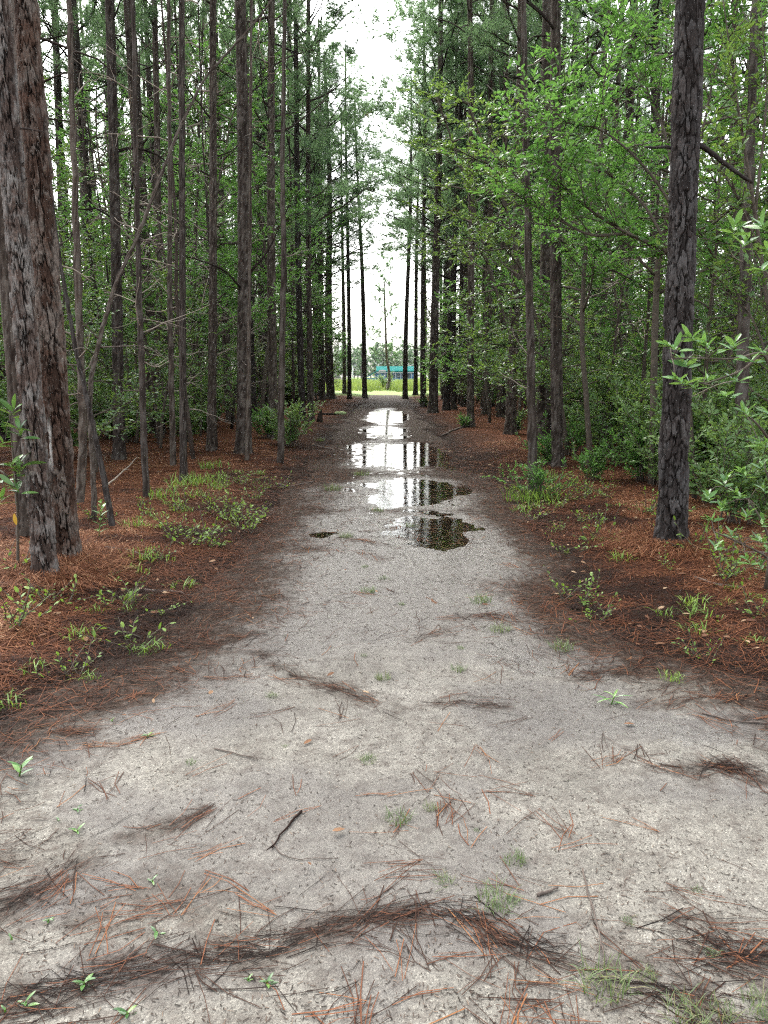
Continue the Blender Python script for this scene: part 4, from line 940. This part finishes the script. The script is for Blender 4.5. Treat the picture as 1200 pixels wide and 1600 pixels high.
# fallen broad leaves on the floor
def flat_leaves(n, x0, x1, y0, y1, L, emin):
    x = rs.uniform(x0, x1, n); y = rs.uniform(y0, y1, n); k = (edge_s(x, y) > emin) & (np.abs(x) < .54*y+.4); x = x[k]; y = y[k]; n = len(x); a = rs.uniform(0, 6.28, n)
    D = norm(np.stack([np.cos(a), np.sin(a), rs.normal(0, .2, n)], -1)); U = norm(np.stack([rs.normal(0, .3, n), rs.normal(0, .3, n), np.ones(n)], -1)); l = L*rs.uniform(.6, 1.3, n)
    return leaves(np.stack([x, y, top_z(x, y)+.022], -1), D, U, l, l*.42, rs.random(n), rs)
mb = MB()
for a in ((1900, 1.0, 7, 4, 16, .055, .05), (1300, -9, -1.2, 4, 16, .05, .1), (24, -2, 2, 2, 8, .04, -3)):
    V, F, Q, r = flat_leaves(*a); mb.add(V, F, Q, rnd=r)
o = ob('leaf_litter', mb.mesh('leaf_litter', M['dead_leaf'], False)); tag(o, 'scattered tan fallen leaves on the needle floor', 'leaves', kind='stuff')

n = 42000; y = 2.2+16*rs.random(n)**1.3; x = rs.choice([-1, 1], n)*(hw(y)+rs.uniform(-1.0, .9, n)); e = edge_s(x, y); k = (rs.random(n) < np.exp(-((e+.05)/.38)**2)) & (np.abs(x) < .54*y+.4); x = x[k]; y = y[k]; n = len(x)
V, Q = strands(x, y, rs.uniform(0, 2*pi, n), rs.uniform(.04, .16, n), rs.uniform(.0018, .0036, n)*np.clip(y/6, 1, 2), .007, rs)
o = ob('edge_debris', mesh('edge_debris', V, [Q], M['path_needle'], {'rnd': np.repeat(np.clip(rs.normal(.42, .25, n), 0, 1), 6)}, False)); tag(o, 'dark brown needle debris thinning out along both edges of the sand', 'debris', kind='stuff')
# single sticks and leaves on the ground
def stick(pts, w, label, mat='twig', side=2, seed=0, name='fallen_stick', lift=.004):
    G = [gp(*p) for p in pts]; O = np.array([G[0][0], G[0][1], gz(*G[0])]); rnd = random.Random(seed); P = []
    for i in range(len(G)-1):
        for q in np.linspace(0, 1, 6)[(0 if i == 0 else 1):]:
            a = G[i][0]+(G[i+1][0]-G[i][0])*q; b = G[i][1]+(G[i+1][1]-G[i][1])*q; P.append((a+rnd.gauss(0, w*.5), b+rnd.gauss(0, w*.5), gz(a, b)+w*.4+lift))
    P = np.array(P)-O; o = thing(name, label, 'stick', tuple(O)); m_ = MB(); m_.add(*tube(P, np.linspace(w, w*.55, len(P)), 7), plate=.5, cell=.3)
    ob('stem', m_.mesh('stick', M[mat]), o)
    for s in range(side):
        p, d = at_t(P, rnd.uniform(.3, .9)); t_ = MB(); B = curve(p, d+np.array([rnd.gauss(0, .6), rnd.gauss(0, .6), .1]), rnd.uniform(.05, .14), 4, -.03, .15, rnd); t_.add(*tube(B, np.linspace(w*.5, w*.25, 5), 5)); ob('side_twig', t_.mesh('side_twig', M[mat]), o)
stick([(470, 1275), (448, 1300), (424, 1332)], .0045, 'reddish twig bundle lying on the bare sand', 'litter', 1, 1)
stick([(424, 1320), (440, 1340), (470, 1350), (530, 1345)], .002, 'thin dark bent twig touching the reddish twig bundle', side=1, seed=2)
stick([(840, 1408), (870, 1395)], .006, 'short dark bark stick near the small grass tufts', side=0, seed=3)
stick([(910, 1365), (918, 1400), (930, 1440), (945, 1500), (940, 1530)], .003, 'long thin dark stem with side twigs on the sand', side=5, seed=4)
stick([(1098, 1112), (1130, 1120), (1200, 1126)], .005, 'dark curved stick lying in the damp sandy hollow', side=1, seed=5)
stick([(335, 1182), (365, 1190), (398, 1197)], .003, 'small dark twig alone on the pale sand', side=1, seed=6)
stick([(1085, 858), (1110, 868), (1150, 880), (1200, 882)], .022, 'thick root like branch lying out from the foot of the charcoal pine', 'twig', 1, 7)
stick([(1085, 915), (1120, 928), (1165, 938)], .010, 'thin dark branch lying in rusty needles below the bay shrub', side=1, seed=8)
stick([(165, 877), (200, 878), (245, 882)], .016, 'charred stick lying in needles below the upright seedling', side=0, seed=9)
stick([(225, 926), (260, 927), (300, 929)], .010, 'dark rotten stick at the edge of the humus', side=1, seed=10)
stick([(0, 936), (40, 936), (85, 934)], .028, 'dark rotten log end buried in needles at the foot of the twin pines', side=0, seed=11)
stick([(728, 671), (705, 676), (690, 682)], .035, 'exposed root running from the slim pine toward the large puddle', side=0, seed=12, name='exposed_root')
stick([(430, 758), (455, 760), (490, 752)], .012, 'dark stick on humus beside the far grass tufts', side=1, seed=13)
stick([(488, 696), (510, 700), (525, 703)], .02, 'fallen branch near the far puddles', side=1, seed=14)
stick([(165, 790), (200, 755), (215, 735)], .012, 'pale leaning branch on the floor behind the slanting dead stem', 'pale_twig', 2, 15, lift=.12)
RL = leaf_mesh('fallen_red_leaf', 'dead_leaf', .42, .15, .05)
for (a, b, L, lab) in ((475, 1172, .045, 'single curled red brown leaf on the pale sand'), (1056, 978, .06, 'tan dead leaf below the grass by the charcoal pine'), (160, 1008, .06, 'orange brown dead leaf on the needles beside the path'), (992, 1132, .05, 'pale brown leaf lying near the curved stick on sand')):
    x, y = gp(a, b); tag(ob('fallen_leaf', RL, None, (x, y, gz(x, y)+.008), (.1, .1, random.uniform(0, 6)), L), lab, 'leaf')
# stump and cut log by the slim pair of pines
x, y = gp(500, 662); mb = MB(); V, Q, T = tube(np.array([(0, 0, -.05), (0, 0, .1), (.02, 0, .25), (.05, .02, .38)]), [.11, .085, .06, .015], 10); mb.add(V+np.random.default_rng(3).normal(size=V.shape)*.008, Q, T, plate=.4, cell=.3)
tag(ob('stump', mb.mesh('stump', M['bark']), None, (x, y, gz(x, y))), 'small dark pointed stump in front of the two slim pines', 'stump')
x, y = gp(515, 652); o = thing('cut_log', 'short fallen log with a pale green end near the far puddle', 'log', (x, y, gz(x, y)+.07), (0, 0, -.15))
mb = MB(); P = np.array([(-.6, 0, -.02), (-.3, .02, -.02), (.25, 0, -.02)]); mb.add(*tube(P, [.025, .035, .045], 10), plate=.5, cell=.3); ob('log_body', mb.mesh('log', M['bark']), o)
mb = MB(); V, Q, T = tube(np.array([(.2, 0, .01), (.45, 0, .015), (.62, 0, .01)]), [.05, .065, .04], 12); mb.add(V, Q, T); ob('mossy_end', mb.mesh('moss', plain('pale_moss', (.35, .45, .22), .8, .2, 20)), o)

# ------------------------------------------------------------------ the clearing
DB = 200.0; ZB = -.42
V, Q = sheet(axis(-90, 90, 1.2, 1.06), axis(56, 186, .8, 1.02, 60), lambda x, y: ground_z(x, y)+.012+.03*fbm(x, y, 81, 2))
t = NT('meadow'); co = t.coord(); n = t.noise(1.2, 5, .7, co); M['meadow'] = t.done(t.bsdf(t.ramp(n, [(.3, (.08, .14, .03)), (.7, (.16, .22, .05))]), .9, None, .2))
tag(ob('meadow', mesh('meadow', V, [Q], M['meadow'])), kind='structure')
rs = np.random.default_rng(5); n = 26000; y = 66+75*rs.random(n)**1.2; x = rs.uniform(-.22, .22, n)*y; k = ~((np.abs(x) < 1.0) & (y < 70)); x = x[k]; y = y[k]; n = len(x)
a = rs.uniform(0, 6.28, n); h = rs.uniform(.35, .95, n)*np.clip((y-62)/12, .3, 1); w = .02+.0006*y; P = np.stack([x, y, ground_z(x, y)], -1); s = np.stack([np.cos(a), np.sin(a), 0*a], -1); d = np.stack([rs.normal(0, .25, n), rs.normal(0, .25, n), np.ones(n)], -1)
V = np.stack([P-s*w[:, None], P+s*w[:, None], P+d*h[:, None]], 1).reshape(-1, 3)
o = ob('meadow_grass', mesh('meadow_grass', V, [np.arange(3*n).reshape(-1, 3)], M['meadow_grass'], {'rnd': np.repeat(rs.random(n), 3)}, False)); tag(o, 'tall sunlit yellow green grass in the open field', 'grass', kind='stuff')
V, Q = sheet(np.linspace(-60, 60, 40), np.linspace(170, 194, 12), lambda x, y: ground_z(x, y)+.05)
tag(ob('clay_infield', mesh('clay', V, [Q], plain('red_clay', (.46, .25, .14), .9, .15, .5))), kind='structure')
M['blue'] = plain('pale_blue_wall', (.05, .13, .26), .8, .05, 3, 0, .1); M['teal'] = plain('teal_roof', (.001, .085, .078), .95, .08, 3, 0, .05); M['white'] = plain('white_paint', (.28, .30, .33), .6, .05, 3, 0)
M['glass'] = plain('dark_glass', (.05, .07, .09), .1, .1, 3, 0); M['metal'] = plain('grey_metal', (.45, .46, .47), .4, .1, 5, 0); M['tyre'] = plain('tyre', (.02, .02, .02), .8, .1, 5, 0)
o = thing('field_building', 'pale blue building with a teal roof across the open field', 'building', (0, DB, ZB))
def part(name, mat, boxes, parent, smooth=False):
    m_ = MB()
    for b in boxes: m_.box(*b)
    return ob(name, m_.mesh(name, M[mat], smooth), parent)
part('wall', 'blue', [(-2.2, 8.0, .1, 6, -.3, 2.35)], o)
m_ = MB(); m_.add([(-5.0, -.6, 1.0), (-2.0, -.6, 2.75), (-5.0, 6.6, 1.0), (-2.0, 6.6, 2.75), (8.4, -.6, 2.75), (8.4, 6.6, 2.75), (-5.0, -.6, .75), (-2.0, -.6, 2.38), (8.4, -.6, 2.38), (-2.0, 3, 3.9), (8.4, 3, 3.9), (-5.0, 6.6, .75), (8.4, 6.6, 2.38), (-2, 6.6, 2.38)],
    [(0, 1, 3, 2), (1, 4, 10, 9), (9, 10, 5, 3), (6, 7, 1, 0), (7, 8, 4, 1), (2, 3, 13, 11), (3, 5, 12, 13), (6, 0, 2, 11), (4, 8, 12, 5)], [(1, 9, 3), (4, 5, 10)]); ob('roof', m_.mesh('roof', M['teal'], False), o)
part('fascia', 'white', [(-1.9, 8.38, -.66, -.605, 2.2, 2.34)], o); part('stair_panel', 'blue', [(-4.6, -2.25, .0, .1, -.3, .9)], o)
for k in range(5): part('window', 'glass', [(.6+k*1.3, 1.5+k*1.3, .04, .09, .9, 1.9)], o)
for k in range(6): part('post', 'white', [(.2+k*1.35, .32+k*1.35, -.5, -.38, -.3, 2.2)], o)
part('sign_board', 'white', [(-1.3, .4, -.72, -.67, 2.55, 2.95)], o)
def light_pole(px, top, Y, lab):
    q = vp(px, top, Y); z0 = -.45; h = q[2]-z0; o = thing('field_light', lab, 'light pole', (q[0], Y, z0)); m_ = MB(); m_.add(*tube(np.array([(0, 0, -.2), (0, 0, h)]), [.16, .10], 8)); ob('pole', m_.mesh('light_pole', M['metal']), o)
    part('crossarm', 'metal', [(-.85, .85, -.05, .05, h-.05, h+.07)], o)
    for s in (-.7, .7): part('lamp', 'white', [(s-.3, s+.3, -.25, .15, h+.08, h+.42)], o)
light_pole(591, 569, 222, 'field light pole with two lamps above the teal roof'); light_pole(551, 572, 216, 'field light pole with two lamps standing clear of the building'); light_pole(641, 571, 224, 'field light pole behind the far end of the teal roof')
x = vp(528, 590, 192)[0]; o = thing('parked_car', 'white parked car at the far edge of the open field', 'car', (x, 192, -.42))
m_ = MB(); prof = [(-2.1, .35), (2.1, .35), (2.15, .8), (1.2, .95), (.6, 1.42), (-1.2, 1.45), (-2.0, .95)]; nP = len(prof); m_.add([(a, s, b) for s in (-.85, .85) for a, b in prof], [(i, (i+1) % nP, nP+(i+1) % nP, nP+i) for i in range(nP)], [(0, i, i+1) for i in range(1, nP-1)], [(nP, nP+i+1, nP+i) for i in range(1, nP-1)]); ob('body', m_.mesh('car_body', M['white'], False), o)
part('side_window', 'glass', [(-1.2, .7, -.875, -.86, 1.0, 1.34)], o)
for a in (-1.35, 1.3):
    for s in (-.8, .8): m_ = MB(); m_.add(*tube(np.array([(a, s-.1, .33), (a, s+.1, .33)]), [.33, .33], 14)); ob('wheel', m_.mesh('wheel', M['tyre']), o)
# the wood behind the field: pines with crowns low to the ground
FV = []
for k in range(4):
    tb = MB(); h = 11.0; V, Q, T = tube(np.array([(0, 0, -.3), (0, 0, h*.5), (0, 0, h)]), [.2, .14, .03], 6); tb.add(V, Q, T, plate=.5, cell=.4)
    V, F, r = pine_crown(tb, lambda z: np.array([0, 0, z]), h, 1.0, .2, 34, 2.9, 900+k, 10, .09, .5, .8); FV.append((tb.mesh('far_trunk', M['bark']), mesh('far_crown', V, [F], M['needle'], {'rnd': r}, False)))
for k in range(76):
    y = 250+random.uniform(0, 34); x = -44+88*((k*.618) % 1)+random.uniform(-1, 1); s = random.uniform(.75, 1.12)
    o = thing('far_pine', 'green tree in the distant wood beyond the open field', 'tree', (x, y, -.45), (0, 0, random.uniform(0, 6)), (s*1.15, s*1.15, s), 'trees of the distant wood'); a, b = random.choice(FV); ob('trunk', a, o); ob('crown', b, o)

# ------------------------------------------------------------------ damp air
hz = MB(); hz.box(-125, 125, -8, 425, -2.5, 26); o = ob('haze', hz.mesh('haze', None, False)); o.data.materials.clear()
m_ = bpy.data.materials.new('damp_air'); m_.use_nodes = True; nt = m_.node_tree; nt.nodes.clear(); out = nt.nodes.new('ShaderNodeOutputMaterial'); pv = nt.nodes.new('ShaderNodeVolumePrincipled')
pv.inputs['Color'].default_value = (.86, .93, .95, 1); pv.inputs['Density'].default_value = .0001; pv.inputs['Anisotropy'].default_value = .3
nt.links.new(pv.outputs[0], out.inputs['Volume']); o.data.materials.append(m_); tag(o, kind='stuff')
